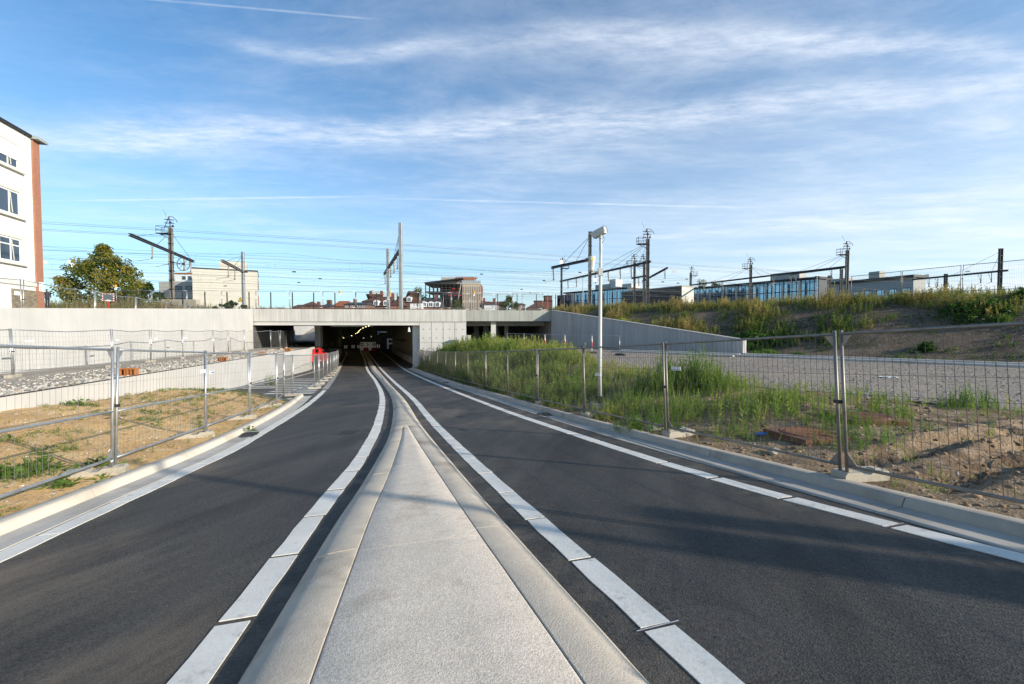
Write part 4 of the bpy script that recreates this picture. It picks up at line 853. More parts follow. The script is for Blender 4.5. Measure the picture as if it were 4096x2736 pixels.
p = at(409, 331.2, 52.0); t_ = thing('portal_lamp', 'white conical lamp hanging at the right of the tunnel mouth', 'lamp', (p.x, p.y, p.z)); MB().lathe([(.06, .42), (.08, .40), (.15, 0), (.17, -.05), (.02, -.06)], 14).build('shade', WHITE, t_); MB().tube([(0, 0, .42), (0, 0, .5)], .03).build('stem', GALV, t_)
p0 = at(331, 331.5, 53); p1 = at(372, 331.0, 53); tag(MB().tube([(p0.x, 53, .12), (p1.x, 53.4, .13)], .04, 6).build('conduit', GALV, None, False, True), 'thin pale conduit fixed across the soffit just inside the tunnel mouth', 'conduit')
# road signs before the end wall
def sgn(u0, u1, v0, v1, y): p = at(u0, v1, y); q = at(u1, v0, y); return p, q.x - p.x, q.z - p.z
CHEV = [(-.24, .35), (.05, .35), (.30, 0), (.05, -.35), (-.24, -.35), (.02, 0)]
def chevron(parent, x, z, s, y=-.012): MB().xprism([(x + a * s, z + b * s) for a, b in CHEV], y - .004, y).build('chevron_mark', RED, parent)
p, w, h = sgn(360.3, 375.6, 342.1, 350.4, 96)
t_ = thing('sign_board', 'large white closure board with no-entry disc, red chevron and blue arrow disc', 'sign board', p); SB = emit('glowing_board', (.62, .60, .52), .05); SW = emit('glowing_white', (.8, .8, .78), .06)  # weak emission brightens board and white sign faces in place of lamplight
MB().box(0, w, 0, .06, 0, h).build('board', SB, t_)
def disc(x, z, r, mat, name, y=-.01): return MB().xprism([(x + r * math.cos(2 * PI * k / 24), z + r * math.sin(2 * PI * k / 24)) for k in range(24)], y - .006, y).build(name, mat, t_)
disc(.36, h * .70, .34, RED, 'no_entry_disc'); MB().box(.1, .62, -.025, -.018, h * .70 - .06, h * .70 + .06).build('white_bar', SW, t_)
MB().box(w * .37, w * .58, -.012, -.002, h * .45, h * .90).build('chevron_plate', SW, t_); chevron(t_, w * .475, h * .68, 1.0, -.02)
disc(w - .36, h * .70, .32, BLUE, 'arrow_disc'); a_ = MB().bar((w - .50, -.024, h * .70 + .14), (w - .27, -.024, h * .70 - .09), .012, .09); a_.add([(w - .18, -.026, h * .70 - .18), (w - .18, -.026, h * .70 + .06), (w - .42, -.026, h * .70 - .18)], [(0, 1, 2)]); a_.build('arrow', SW, t_)
for k in range(2):
    p2 = at(363.5 + 8 * k, 350.4, 95.3); o = MB().xprism([(0, 0), (1.05, 0), (.98, .62), (.6, .72), (.45, .72), (.07, .62)], -.25, .25).build('water_barrier', RED); o.location = (p2.x, p2.y, float(Zr(100.))); tag(o, 'red plastic water barrier standing before the white closure board', 'barrier', 'red barriers before the closure board')
for k, (u, v) in enumerate(((345.7, 346.9), (353.1, 346.6), (358.9, 346.6), (378.3, 346.2))):
    p2 = at(u, v, 97.5); t2 = thing('chevron_sign', 'red and white chevron sign on a post before the dark end wall', 'sign', (p2.x, p2.y, p2.z), 0, 'chevron signs at the tunnel bend'); MB().box(-.32, .32, 0, .04, -.32, .32).build('plate', SW, t2); chevron(t2, 0, 0, .85); MB().box(-.04, .04, .04, .1, float(Zr(100.)) - p2.z, .3).build('post', GALV, t2)
p = at(381.5, 350, 93.5); q = at(393, 337.2, 93.5); t_ = thing('parking_panel', 'dark blue wall panel with a giant pale letter P at the tunnel bend', 'sign', p)
MB().box(0, q.x - p.x, 0, .1, 0, q.z - p.z).build('panel', emit('panel_blue', (.006, .010, .035), .05), t_)  # panel and its letter are brightened by weak emission
lt = link('lettering', text_mesh('P', 3.1, emit('panel_letter', (.50, .57, .55), .04), .01, 'LEFT'), t_, (.95, -.02, .25)); lt.rotation_euler = (PI / 2, 0, 0)
p = at(377.3, 335, 80); t_ = thing('station_sign', 'dark hanging direction sign reading STATION with a blue parking symbol', 'sign', p); MB().box(0, 1.55, 0, .06, 0, .75).build('board', emit('sign_dark', (.01, .012, .016), .01), t_)
SL = emit('sign_letter', (.62, .70, .74), .22); lt = link('lettering', text_mesh('STATION', .30, SL, .003, 'LEFT'), t_, (.38, -.012, .42)); lt.rotation_euler = (PI / 2, 0, 0)
o = MB().box(.05, .30, -.012, -.002, .42, .68).build('parking_symbol', emit('sign_blue_lit', (.02, .10, .45), .25), t_); lt = link('lettering', text_mesh('P', .24, SL, .002), o, (.175, -.016, .47)); lt.rotation_euler = (PI / 2, 0, 0)
disc(.175, .17, .11, RED, 'round_symbol'); disc(.175, .17, .07, SL, 'round_symbol_core', -.018)
for x in (.2, 1.3): MB().bar((x, .03, .75), (x, .03, 1.2), .04, .04).build('hanger', BLACK, t_)
# unseen posts added on the right to cast the long shadows across the lane
for i, (x, y, h, w) in enumerate(((19.0, -2.86, 6.4, .34), (20.0, -4.0, 6.8, .40), (18.6, -3.73, 9.3, .14))):
    t_ = thing('shadow_post', 'added unseen timber post casting a shadow band across the lane', 'post', (x, y, ZP - .1), R(20 * i), 'added posts that cast the lane shadows'); MB().bbox(-w / 2, w / 2, -w / 2, w / 2, 0, h, .03).build('shaft', plain('timber', (.22, .16, .10), .9, obj=True), t_); MB().lathe([(w * .75, h), (w * .8, h + .05), (.02, h + .14)], 10).build('cap', GALV, t_)

# ================================================================== BUILDINGS
def block(name, label, p0, p1, z0=0.):
    """thing whose local x runs along the front from p0 to p1, local y away from the viewer"""
    d = Vector(p1) - Vector(p0); return thing(name, label, 'building', (p0[0], p0[1], z0), math.atan2(d.y, d.x)), d.length
def window(parent, x0, x1, z0, z1, fr, gl, y=0., mull=(), trans=(), fw=.07, rec=.06, sill=None, name='window', proud=.03):
    m = MB()
    for a, b, c, d in [(x0, x1, z1 - fw, z1), (x0, x1, z0, z0 + fw), (x0, x0 + fw, z0 + fw, z1 - fw), (x1 - fw, x1, z0 + fw, z1 - fw)] + [(x - fw / 2, x + fw / 2, z0 + fw, z1 - fw) for x in mull]: m.box(a, b, y - proud, y + .05, c, d)
    for z in trans: m.box(x0 + fw, x1 - fw, y - proud + .004, y + .04, z - fw / 3, z + fw / 3)
    w = m.build(name, fr, parent)
    MB().box(x0 + fw * .5, x1 - fw * .5, y - proud + .018, y + .02, z0 + fw * .5, z1 - fw * .5).build('pane', gl, w)
    if sill: MB().box(x0 - .1, x1 + .1, y - .16, y + .02, z0 - .12, z0 - .002).build('sill', sill, w)
    return w
GL = glass('window_glass', (.035, .055, .085)); GLB = glass('curtain_glass', (.26, .42, .55), .10, .75)
LIME = plain('limestone_trim', (.64, .61, .54), .85, var=.08, scale=2, obj=True); WFR = plain('white_window_frame', (.78, .77, .73), .5, var=.05, obj=True); DFR = plain('dark_frame', (.03, .035, .045), .5, obj=True)
WBR = brick('white_glazed_brick', (.80, .79, .755), (.75, .735, .70), (.62, .60, .56)); RBR = brick('red_brick', (.33, .095, .045), (.24, .065, .032), (.40, .27, .19))
DBR = brick('dark_red_brick', (.20, .055, .032), (.14, .042, .026), (.16, .10, .08)); STN = brick('rubble_plinth', (.30, .235, .14), (.14, .115, .085), (.18, .155, .12), .34, .13, .012)
# --- white brick apartment block at the left edge of the view
fd = Vector((-.306, .952)).normalized(); c0 = Vector((-31.3, 30.0)); p0 = c0 - fd * 18
ab, L = block('apartment_building', 'white brick apartment block with red brick corner pilaster above the tall pale wall', p0, c0, .05)
H = 12.25; zf = lambda z: z - .05
m = MB().box(0, L, 0, 9, .0, H).build('wall', WBR, ab)
MB().box(L + .003, L + .05, -.10, .85, 0, H - .02).box(L - .02, L + .003, -.10, -.003, 0, H - .02).build('corner_trim', RBR, ab)
MB().box(L + .05, L + .62, -.10, .85, 0, H - .06).build('brick_pilaster', RBR, ab)
MB().box(L - .15, L + .95, -.42, 1.2, H - .05, H + .13).build('pilaster_cap', plain('cap_zinc', (.30, .33, .33), .6, obj=True), ab)
MB().box(-.2, L - .16, -.16, 9.2, H, H + .16).build('roof_edge', BLACK, ab)
for fl, sz in enumerate((zf(9.83), zf(6.92), zf(4.02))):
    top = sz + 1.5; x1 = L - 1.32; x0 = x1 - 3.2
    w = window(ab, x0, x1, sz, top, WFR, GL, -.0, [x1 - .85, x1 - 1.75, x1 - 2.5], [top - .45] if fl == 2 else [], .10, proud=.04)
    MB().box(x0 - .15, x1 + .42, -.20, -.002, sz - .15, sz - .002).build('sill', LIME, w)
    MB().box(x0 - .1, x1 + .30, -.10, -.002, top + .002, top + .24).build('lintel', LIME, w); MB().box(x1 + .002, x1 + .30, -.10, -.002, sz, top).build('jamb', LIME, w)
    if fl == 0: MB().box(x0, x1, -.07, -.045, top - .95, top - .01).build('roller_shutter', WHITE, w)
    MB().bar((x1 - .62, -.05, sz + .15), (x1 - .78, -.05, top - .15), .03, .05).build('curtain', plain('curtain_grey', (.42, .40, .36), .9, obj=True), w)
MB().box(L - 2.2, L - .02, -.05, -.002, 0, 2.35).build('stone_plinth', STN, ab); MB().box(L - 6.2, L - 2.3, -.04, -.002, 0, 2.4).build('garage_door', WHITE, ab); MB().box(L - 7, L - .02, -.09, -.002, 2.62, 2.85).build('plinth_course', LIME, ab)
sg_ = MB().box(L + .12, L + .60, -.13, -.103, 2.35, 2.95).build('wall_sign', WHITE, ab); MB().box(L + .16, L + .56, -.134, -.131, 2.43, 2.46).build('small_print', BLACK, sg_); MB().box(L - 2.05, L - 1.6, -.07, -.051, 1.95, 2.2).build('notice', WHITE, ab)
# --- far buildings: helper for a box body
def body(parent, w, d, z1, mat, z0=0., x0=0., y0=0., name='wall'): return MB().box(x0, x0 + w, y0, y0 + d, z0, z1).build(name, mat, parent)
def PX(u, y): return ((u - 512) / FPX * y, y)
def ZV(v, y): return (327.5 - v) / FPX * y
BEI = plain('beige_render', (.50, .475, .41), .95, var=.07, scale=.5, obj=True); GRY = plain('grey_render', (.40, .385, .35), .95, var=.08, scale=.5, obj=True); PAN = plain('pale_panel', (.36, .36, .35), .8, var=.06, obj=True)
y = 108.; p = PX(193.6, y); t_, L = block('beige_building', 'plain beige block with blank wall and red-framed side windows behind the bridge', PX(193.6, 101), PX(258.6, 107)); h = ZV(268.7, 101); body(t_, L, 14, h, BEI)
MB().box(-.1, L + .1, -.1, 14.1, h, h + .25).build('roof_edge', BLACK, t_); body(t_, 5.4, 6, h + 2.3, BEI, h + .25, L * .40, 2, 'penthouse')
for k in range(3): MB().box(L + .01, L + .08, 1.2, 12.5, h - 3.4 - k * 4.1, h - 1.2 - k * 4.1).build('side_window', RBR, t_)
nb = MB().box(L * .29, L * .43, -.06, -.01, GZ + .9, GZ + 2.6).build('notice_board', LIME, t_); 
for k in (.305, .38): MB().box(L * k, L * (k + .05), -.1, -.065, GZ + 1.4, GZ + 2.3).build('notice', WHITE, nb)
y = 112.; t_, L = block('grey_building', 'low grey rendered building with strip windows and white clad rooftop unit', PX(160, y), PX(193.2, y)); h = ZV(282, y); body(t_, L, 12, h, GRY)
for a, b in ((.36, .60), (.62, .70), (.80, .99)): window(t_, L * a, L * b, ZV(291.5, y), ZV(286.3, y), DFR, GL, 0, (), (), .15)
for a, b in ((.5, .75), (.83, .99)): window(t_, L * a, L * b, ZV(302, y), ZV(298.3, y), DFR, GL, 0, (), (), .15)
body(t_, L * .66, 6, h + 2.0, WHITE, h, L * .33, 1, 'rooftop_unit'); MB().box(L * .4, L * .95, .9, 4, h + 2.0, h + 2.35).build('rooftop_unit_roof', RUST, t_); window(t_, L * .60, L * .74, h + .5, h + 1.6, WFR, GL, 1, (), (), .1); window(t_, L * .78, L * .92, h + .5, h + 1.6, WFR, GL, 1, (), (), .1)
# --- row of houses beyond the tracks
TL1 = brick('brown_roof_tile', (.115, .048, .030), (.085, .036, .024), (.055, .026, .018), .25, .18, .014); TL2 = brick('orange_roof_tile', (.37, .10, .035), (.29, .08, .03), (.17, .06, .03), .25, .18, .014); TL3 = brick('slate_roof', (.035, .04, .05), (.028, .032, .04), (.02, .022, .028), .3, .2, .014)
HB = [RBR, DBR, WBR, brick('brown_brick', (.17, .085, .055), (.12, .06, .04), (.13, .10, .08))]
def house(label, u0, u1, v_eave, v_ridge, y, roof, wall, ridge='x', dormers=0, chim=(), win=(), inset=.0, dep=9., hip=0.):
    p = PX(u0, y); t_, L = block('house', label, p, PX(u1, y)); ze = ZV(v_eave, y); zr = ZV(v_ridge, y); t_['group'] = 'houses beyond the tracks'
    body(t_, L, dep, ze, wall); rf = MB()
    if ridge == 'x': rf.add([(-.3, -.4, ze), (L + .3, -.4, ze), (L + .3 - hip, dep / 2, zr), (-.3 + hip, dep / 2, zr), (-.3, dep + .4, ze), (L + .3, dep + .4, ze)], [(0, 1, 2, 3), (3, 2, 5, 4), (0, 3, 4), (1, 5, 2), (0, 4, 5, 1)])
    else: rf.add([(-.3, -.3, ze), (L / 2, -.3 + hip, zr), (L + .3, -.3, ze), (-.3, dep + .3, ze), (L / 2, dep + .3, zr), (L + .3, dep + .3, ze)], [(0, 2, 1), (3, 4, 5), (0, 1, 4, 3), (1, 2, 5, 4), (0, 3, 5, 2)])
    r = rf.build('roof', roof, t_)
    for k in chim: MB().box(L * k - .45, L * k + .45, dep * .4, dep * .4 + .9, ze + .3, zr + 1.1).build('chimney', DBR, r); 
    for k in range(dormers):
        x = L * (k + .5 + inset) / dormers; z0 = ze + .15; h = min(1.5, (zr - ze) * .5); d_ = MB().xprism([(x - .85, z0), (x + .85, z0), (x + .85, z0 + h), (x, z0 + h + .4), (x - .85, z0 + h)], -.25, 2.5).build('dormer', WHITE, t_); MB().box(x - .55, x - .08, -.28, -.25, z0 + .25, z0 + h - .2).box(x + .08, x + .55, -.28, -.25, z0 + .25, z0 + h - .2).build('pane', GL, d_)
    for a, b, v0, v1 in win: window(t_, L * a, L * b, ZV(v1, y), ZV(v0, y), WFR, GL, 0, [L * (a + b) / 2], (), .12)
    return t_
q = lambda a: 287.5 + .0692 * a
w_ = lambda b: 275 + .0692 * b
house('low dark brown house roof beyond the bridge, beside a steep gable', q(80), q(215), w_(465), w_(420), 150, TL1, HB[3], 'x', 0, ())
house('small brown steep-roofed house with dark gable beyond the bridge fence', q(205), q(355), w_(445), w_(372), 152, TL1, HB[3], 'x', hip=2.)
house('small tan gabled house with a brick chimney stack beyond the bridge', q(375), q(490), w_(470), w_(425), 148, TL1, plain('tan_render', (.42, .30, .19), .9, obj=True), 'y', chim=(.05,))
house('grey slate-roofed house with two brick chimneys beyond the bridge', q(450), q(620), w_(462), w_(400), 150, TL3, HB[1], 'x', chim=(.45, .62), hip=2)
house('bright orange tiled house roof with dark gable end', q(655), q(860), w_(455), w_(365), 155, TL2, HB[1], 'x', hip=1.)
house('flat-topped brown house with white window bays beyond the bridge', q(820), q(1142), w_(428), w_(385), 140, TL3, HB[3], 'x', win=((.05, .22, 437, 470) and (.05, .2, w_(437), w_(471)), (.3, .46, w_(437), w_(471)), (.52, .7, w_(437), w_(471)), (.75, .95, w_(437), w_(471))), chim=(.3,), hip=.6)
house('broad brown tiled mansard house with tall chimneys', q(1080), q(1345), w_(385), w_(262), 165, TL1, HB[1], 'x', chim=(.3, .9), hip=7)
house('long brown brick house with two white dormers behind the grey pole', q(1215), q(1500), w_(450), w_(300), 150, TL1, HB[3], 'x', 2, (.93,), hip=1)
house('red-brown hipped brick house with pale string course', q(1490), q(1645), w_(438), w_(295), 149, TL1, HB[0], 'x', 0, (), hip=2.5)
house('large brown hip-roofed house behind the tall square pole', q(1590), q(1935), w_(392), w_(220), 162, TL1, HB[3], 'x', 1, (), hip=6)
house('small white gabled house front with three dark windows', q(1775), q(1950), w_(405), w_(372), 150, TL1, WHITE, 'y', win=((.28, .42, w_(412), w_(447)), (.48, .64, w_(412), w_(447)), (.74, .88, w_(412), w_(447))))
house('brick terrace with black solar roof and three white dormers', q(1935), q(2215), w_(468), w_(318), 152, TL3, RBR, 'x', 3, (.66,), hip=1)
q2 = lambda a: 412.5 + .0639 * a
w2 = lambda b: 270 + .0639 * b
house('white house with orange tiled roof right of the unfinished building', q2(1070), q2(1190), w2(590), w2(480), 152, TL2, WHITE, 'x', chim=(.3,), hip=0)
house('white walled house with brown roof and chimney beyond the bay', q2(1120), q2(1330), w2(540), w2(485), 150, TL1, WHITE, 'x', chim=(.72,), win=((.58, .72, w2(556), w2(590)),))
house('brown brick house with orange rear roof behind the round tree', q2(1270), q2(1460), w2(540), w2(482), 158, TL1, HB[3], 'x', chim=(.05,), hip=1)
house('brick house with white gable front beside the round tree', q2(1600), q2(1760), w2(545), w2(510), 150, TL1, RBR, 'x', win=((.52, .8, w2(556), w2(595)),), hip=1)
house('long brown roof with hipped end left of the dark glass corner', q2(1790), q2(2060), w2(595), w2(512), 148, TL1, HB[1], 'x', hip=3.)
house('tall dark red brick gable block beside the glass building', q2(1920), q2(2190), w2(480), w2(470), 165, TL3, DBR, 'x'); house('narrow dark red brick tower block by the glass building', q2(2075), q2(2185), w2(402), w2(396), 170, TL3, DBR, 'x')
# --- unfinished building: open steel frame, finished end facade, brick penthouse
y = 172.; u0, u1, u2 = q2(200), q2(785), q2(1068); t_, L = block('unfinished_building', 'unfinished office block with open steel frame and pale gridded end facade', PX(u0, y), PX(u2, y)); xs = (u1 - u0) / FPX * y; ht = ZV(w2(215), y); fls = [ZV(w2(v), y) for v in (600, 440, 335, 215)]
for i, z in enumerate(fls): MB().box(0 if i else xs * .3, xs, 0, 16, z - .35, z).build('floor_slab', BLACK, t_)
MB().xprism([(-.2, fls[3]), (xs + .1, fls[3] + 1.7), (xs + .1, fls[3] + 2.2), (-.2, fls[3] + .5)], -.2, 16).build('roof_deck', BLACK, t_)
for k in range(10):
    for yy in (0.3, 8): MB().box(xs * k / 9.2, xs * k / 9.2 + .32, yy, yy + .32, 0, fls[3]).build('column', BLACK, t_)
body(t_, xs * .68, 8, fls[3] - .4, DBR, 0, xs * .32, 7, 'core_wall')
for k in range(7): MB().box(xs * (.62 + .05 * k), xs * (.62 + .05 * k) + 1.2, -.1, .1, fls[1] + .8 + 1.3 * (k % 3), fls[1] + 1.1 + 1.3 * (k % 3)).build('scaffold_board', RED, t_)
MB().bar((xs * .87, -.6, fls[1] - 2), (xs * .97, -.6, fls[2] + 3), .25, .25).build('hoist', WHITEP, t_)
FAC = plain('pale_facade', (.52, .43, .33), .9, var=.06, obj=True); wv = L - xs
n = 10; m = MB(); rows = [(605, 510), (478, 382), (362, 264)]
for k in range(n + 1): m.box(xs + wv * k / n - (.22 if k else 0), xs + wv * k / n + (.22 if k < n else 0), -.35, .0, 0, ht + .2)
for a, b in zip([ht + .2] + [ZV(w2(r[0]), y) for r in rows[::-1]], [ZV(w2(r[1]), y) for r in rows[::-1]] + [0]): m.box(xs, L, -.34, .01, b, a)
m.build('facade_grid', FAC, t_); body(t_, wv - .1, 15, ht, DBR, 0, xs, .25, 'wall')
for r in rows:
    for k in range(n): MB().box(xs + wv * (k + .2) / n, xs + wv * (k + .8) / n, .12, .2, ZV(w2(r[0]), y), ZV(w2(r[1]), y)).build('window', GL, t_)
MB().box(xs, L, -.3, -.2, ht + .2, ht + 1.1).build('balustrade', glass('balustrade_glass', (.3, .36, .4)), t_)
ph = body(t_, (q2(960) - q2(672)) / FPX * y, 9, ZV(w2(100), y), RBR, ht, (q2(672) - u0) / FPX * y, 3, 'brick_penthouse'); body(t_, (q2(672) - q2(430)) / FPX * y, 9, ZV(w2(104), y), GRY, ht, (q2(430) - u0) / FPX * y, 3.2, 'grey_penthouse')
for a, b in ((695, 775), (800, 870), (892, 915)): window(t_, (q2(a) - u0) / FPX * y, (q2(b) - u0) / FPX * y, ht + .4, ZV(w2(155), y), WFR, GL, 3, [], (), .15)
body(t_, 5, 4, ZV(w2(92), y), LIME, ZV(w2(100), y), xs + .2, 5, 'plant_box')
# --- construction crane far behind the houses
y = 300.; a = at(371, 290.2, y); b = at(399, 295.5, y); t_ = thing('tower_crane', 'pale orange lattice crane jib far behind the brown roofs', 'crane', (a.x, y, 0)); CR = plain('crane_orange', (.62, .36, .16), .6, obj=True); dx = b.x - a.x; m = MB()
for k in range(14):
    x0 = dx * k / 14; x1 = dx * (k + 1) / 14; za = a.z + (b.z - a.z) * k / 14; zb = a.z + (b.z - a.z) * (k + 1) / 14; m.bar((x0, 0, za), (x1, 0, zb), .22, .22); m.bar((x0, 0, za - 1.8), (x1, 0, zb - 1.8), .22, .22); m.bar((x0, 0, za), (x1, 0, zb - 1.8), .15, .15)
m.build('jib', CR, t_); MB().bar((dx * .7, 0, 0), (dx * .7, 0, a.z), .8, .8).build('tower', CR, t_)
# --- long glass building and the brown brick hall before it
def curtain(parent, L, z0, z1, y=-.02, nx=20, nz=4):
    MB().box(.1, L - .1, y, y + .05, z0, z1).build('glazing', GLB, parent); m = MB()
    for k in range(nx + 1): x = L * k / nx; w = .14 if k % 4 else .28; m.box(max(0, x - w / 2), min(L, x + w / 2), y - .06, y - .002, z0, z1)
    for k in range(nz + 1): z = z0 + (z1 - z0) * k / nz; m.box(0, L, y - .05, y - .004, z - .10, z + .10)
    for k in range(nx):
        if (k * 7) % 5 == 0: m.box(L * k / nx + .3, L * (k + 1) / nx - .3, y - .045, y - .006, z0 + (z1 - z0) * (.5), z0 + (z1 - z0) * .53)
    stuff(m.build('mullions', DFR, parent))
y0, y1 = 172., 150.; t_, L = block('glass_building', 'long low blue glass office building behind the masts, left of the brown hall', PX(566, y0), PX(628, y1)); h0_ = ZV(293.5, y0); h1_ = ZV(289.2, y1)
hh = (h0_ + h1_) / 2; body(t_, L, 18, hh, DFR); curtain(t_, L, 1.0, hh, nx=26); MB().box(-1, L, -.6, 18, hh, hh + .5).build('roof', BLACK, t_); body(t_, 7, 4, hh + 2.9, PAN, hh + .5, L * .32, 6, 'rooftop_unit'); body(t_, 2.8, 4, hh + 4.4, WHITEP, hh + .5, L * .55, 6, 'rooftop_unit'); body(t_, 4, 5, hh + 2.5, WHITEP, hh + .5, L * .72, 7, 'rooftop_unit')
for k in range(7): MB().box(L * k / 7 + .3, L * k / 7 + .7, -1.6, -1.2, 0, hh - .6).build('column', WHITEP, t_)
MB().box(-4.5, -.2, -.3, 12, 0, hh - .4).build('dark_corner', DFR, t_); MB().box(-2.2, -.3, -.42, -.3, hh - 3, hh - .8).build('brick_panel', RBR, t_)
y0, y1 = 138., 118.; t_, L = block('brown_hall', 'brown-grey brick hall with tall narrow windows between two glass buildings', PX(622, y0), PX(681, y1)); BRB = brick('brown_hall_brick', (.125, .100, .080), (.105, .085, .07), (.10, .085, .07)); hh = ZV(286.5, y1); body(t_, L, 4.5, hh, BRB); MB().box(-.1, L + .1, -.1, 4.6, hh, hh + .25).build('roof', GRY, t_)
for a, b in ((.2, .27), (.43, .48), (.50, .52), (.55, .58), (.61, .64), (.67, .78)): window(t_, L * a, L * b, 2., hh * .60, DFR, GL, 0, (), (), .12)
MB().box(L + .02, L + .12, .0, 4.4, 0, hh - .1).build('side_wall', LIME, t_)
y0, y1 = 135., 104.; t_, L = block('glass_building', 'long low blue glass office building right of the brown hall, behind the tall masts', PX(688, y0), PX(818, y1)); hh = ZV(283.8, (y0 + y1) / 2 - 4); body(t_, L, 5, hh, DFR); curtain(t_, L, 1.0, hh, nx=36); MB().box(-1, L + .4, -.7, 5.2, hh, hh + .5).build('roof', BLACK, t_)
body(t_, 7, 3, hh + 2.4, GRY, hh + .5, L * .66, 1.5, 'rooftop_unit')
for k in range(9): MB().box(L * k / 9 + .3, L * k / 9 + .65, -1.7, -1.3, 0, hh - .6).build('column', WHITEP, t_)
y0, y1 = 150., 125.; t_, L = block('pale_office', 'pale clad office building with dark band roof at the right, behind the crest fence', PX(820, y0), PX(912, y1)); hh = ZV(280.5, y1 + 8); body(t_, L, 5, hh, PAN); MB().box(-1, L + .5, -.8, 5.5, hh, hh + .7).build('roof', BLACK, t_)
for k in range(8): window(t_, L * (k + .15) / 8, L * (k + .80) / 8, hh * .45, hh * .80, DFR, GLB, 0, [L * (k + .6) / 8], (), .2); window(t_, L * (k + .15) / 8, L * (k + .80) / 8, hh * .05, hh * .32, DFR, GLB, 0, [L * (k + .6) / 8], (), .2)
body(t_, 3., 2.5, hh + 2.9, GRY, hh + .7, L * .52, 1.5, 'rooftop_unit'); body(t_, 5, 3, hh + 1.9, GRY, hh + .7, L * .08, 1.5, 'rooftop_unit')

# ================================================================== OVERHEAD LINE
def hsec(m, x, y, z0, z1, w=.42, d=.34): m.box(x - w / 2, x - w / 2 + .05, y - d / 2, y + d / 2, z0, z1); m.box(x + w / 2 - .05, x + w / 2, y - d / 2, y + d / 2, z0, z1); m.box(x - w / 2 + .05, x + w / 2 - .05, y - .03, y + .03, z0, z1); return m
NV = Vector((-.36, .933, 0)).normalized(); TV = Vector((.933, .36, 0)).normalized()
def mast(label, x, y, zt, beam=None, plat=True, mat=MASTS, arms=(), stays=(), w=.44, box_=False, side=-1, group='overhead line masts'):
    t_ = thing('catenary_mast', label, 'mast', (x, y, GZ - .2), 0, group); z1 = zt - GZ + .2
    ztop = z1 - (1.6 if plat else 0)
    if box_: MB().bbox(-w / 2, w / 2, -w / 2, w / 2, 0, ztop, .03).build('column', mat, t_)
    else:
        hsec(MB(), 0, 0, 0, ztop, w, w * .8).build('column', mat, t_); c = MB()
        for z in np.arange(1.2, ztop, 1.35): c.box(-w * .62, w * .62, -w * .5, w * .5, z, z + .07)
        stuff(c.build('collars', MASTD, t_))
    if plat:
        pz = ztop - .9; MB().box(side * 1.75 if side < 0 else 0, 0 if side < 0 else side * 1.75, -.6, .6, pz, pz + .09).build('platform', MASTD, t_); r_ = MB(); xe = side * 1.72
        for a, b in (((xe, -.58), (xe, .58)), ((xe, -.58), (side * .5, -.58)), ((xe, .58), (side * .5, .58))):
            for h in (.55, 1.1): r_.bar((*a, pz + h), (*b, pz + h), .05, .05)
            for q_ in (a, b): r_.bar((*q_, pz), (*q_, pz + 1.12), .05, .05)
        r_.build('railing', MASTD, t_); i_ = MB()
        for k in range(3): i_.bar((-.35 + side * .5, 0, ztop + .25 + k * .5), (.55, 0, ztop + .15 + k * .5), .10, .10); i_.lathe([(.02, ztop + .2 + k * .5), (.13, ztop + .22 + k * .5), (.13, ztop + .42 + k * .5), (.02, ztop + .45 + k * .5)], 8, .35 - .3 * k, 0)
        i_.bar((0, 0, ztop), (side * .2, 0, z1 + .1), .14, .14).bar((side * .9, 0, ztop), (side * .2, 0, z1), .06, .06); i_.build('switch_gear', MASTD, t_)
        MB().tube([(side * .3, 0, z1), (.3, 0, z1 + .05), (.8, 0, z1 - .35), (1.05, 0, z1 - .8)], .045, 5).tube([(side * .6, 0, z1), (side * .75, 0, z1 + .6), (side * 1.1, 0, z1 + 1.1)], .02, 4).build('jumper_cable', MASTD, t_); MB().bar((side * 1.6, 0, pz), (0, 0, pz - .75), .07, .07).build('bracket', MASTD, t_)
    if beam:
        a, b = Vector(beam[0]) - t_.location, Vector(beam[1]) - t_.location
        bm_ = MB().bar(a + Vector((0, 0, .13)), b + Vector((0, 0, .13)), .34, .09).bar(a - Vector((0, 0, .13)), b - Vector((0, 0, .13)), .34, .09).bar(a, b, .08, .24).build('cross_beam', MASTD if mat is not MASTL else MASTS, t_)
        for k in arms:
            p = a + (b - a) * k; ar = MB().bar(p, p + Vector((.05, 0, -2.0)), .12, .12).bar(p + NV * .5, p + Vector((.05, 0, -1.9)), .06, .06).bar(p + Vector((0, 0, -1.95)), p + TV * -1.6 + Vector((0, 0, -2.35)), .05, .05).build('drop_arm', MASTS, t_); MB().lathe([(.03, -2.0), (.1, -1.95), (.1, -1.75), (.03, -1.7)], 8, p.x, p.y).build('insulator', RUSTD, ar).location = (0, 0, p.z)
        for k in stays: MB().tube([(0, 0, ztop - .6), a + (b - a) * k], .028, 4).build('stay_wire', CABLE, t_)
    return t_
def P3(u, v, y): p = at(u, v, y); return (p.x, p.y, p.z)
g1 = PX(173, 67.7)
mast('tall platform mast with long slanting arm before the beige building', *g1, 16.3, (( -45.5 - .2, 54.8, 11.1), (-53.6, 77, 11.1)), True, MASTS, (.27, .52, .80, .93), (.05, .33, .97), .5)
wt = thing('tension_wheel', 'dark spoked tension wheel beside the tall platform mast', 'wheel', (g1[0] + 2.0, g1[1] - .3, 9.35)); MB().tube([(.95 * math.cos(a), 0, .95 * math.sin(a)) for a in np.linspace(0, 2 * PI, 25)], .05, 5).build('rim', BLACK, wt); MB().lathe([(.05, -.1), (.16, -.1), (.16, .1), (.05, .1)], 10).build('hub', BLACK, wt).rotation_euler = (PI / 2, 0, 0)
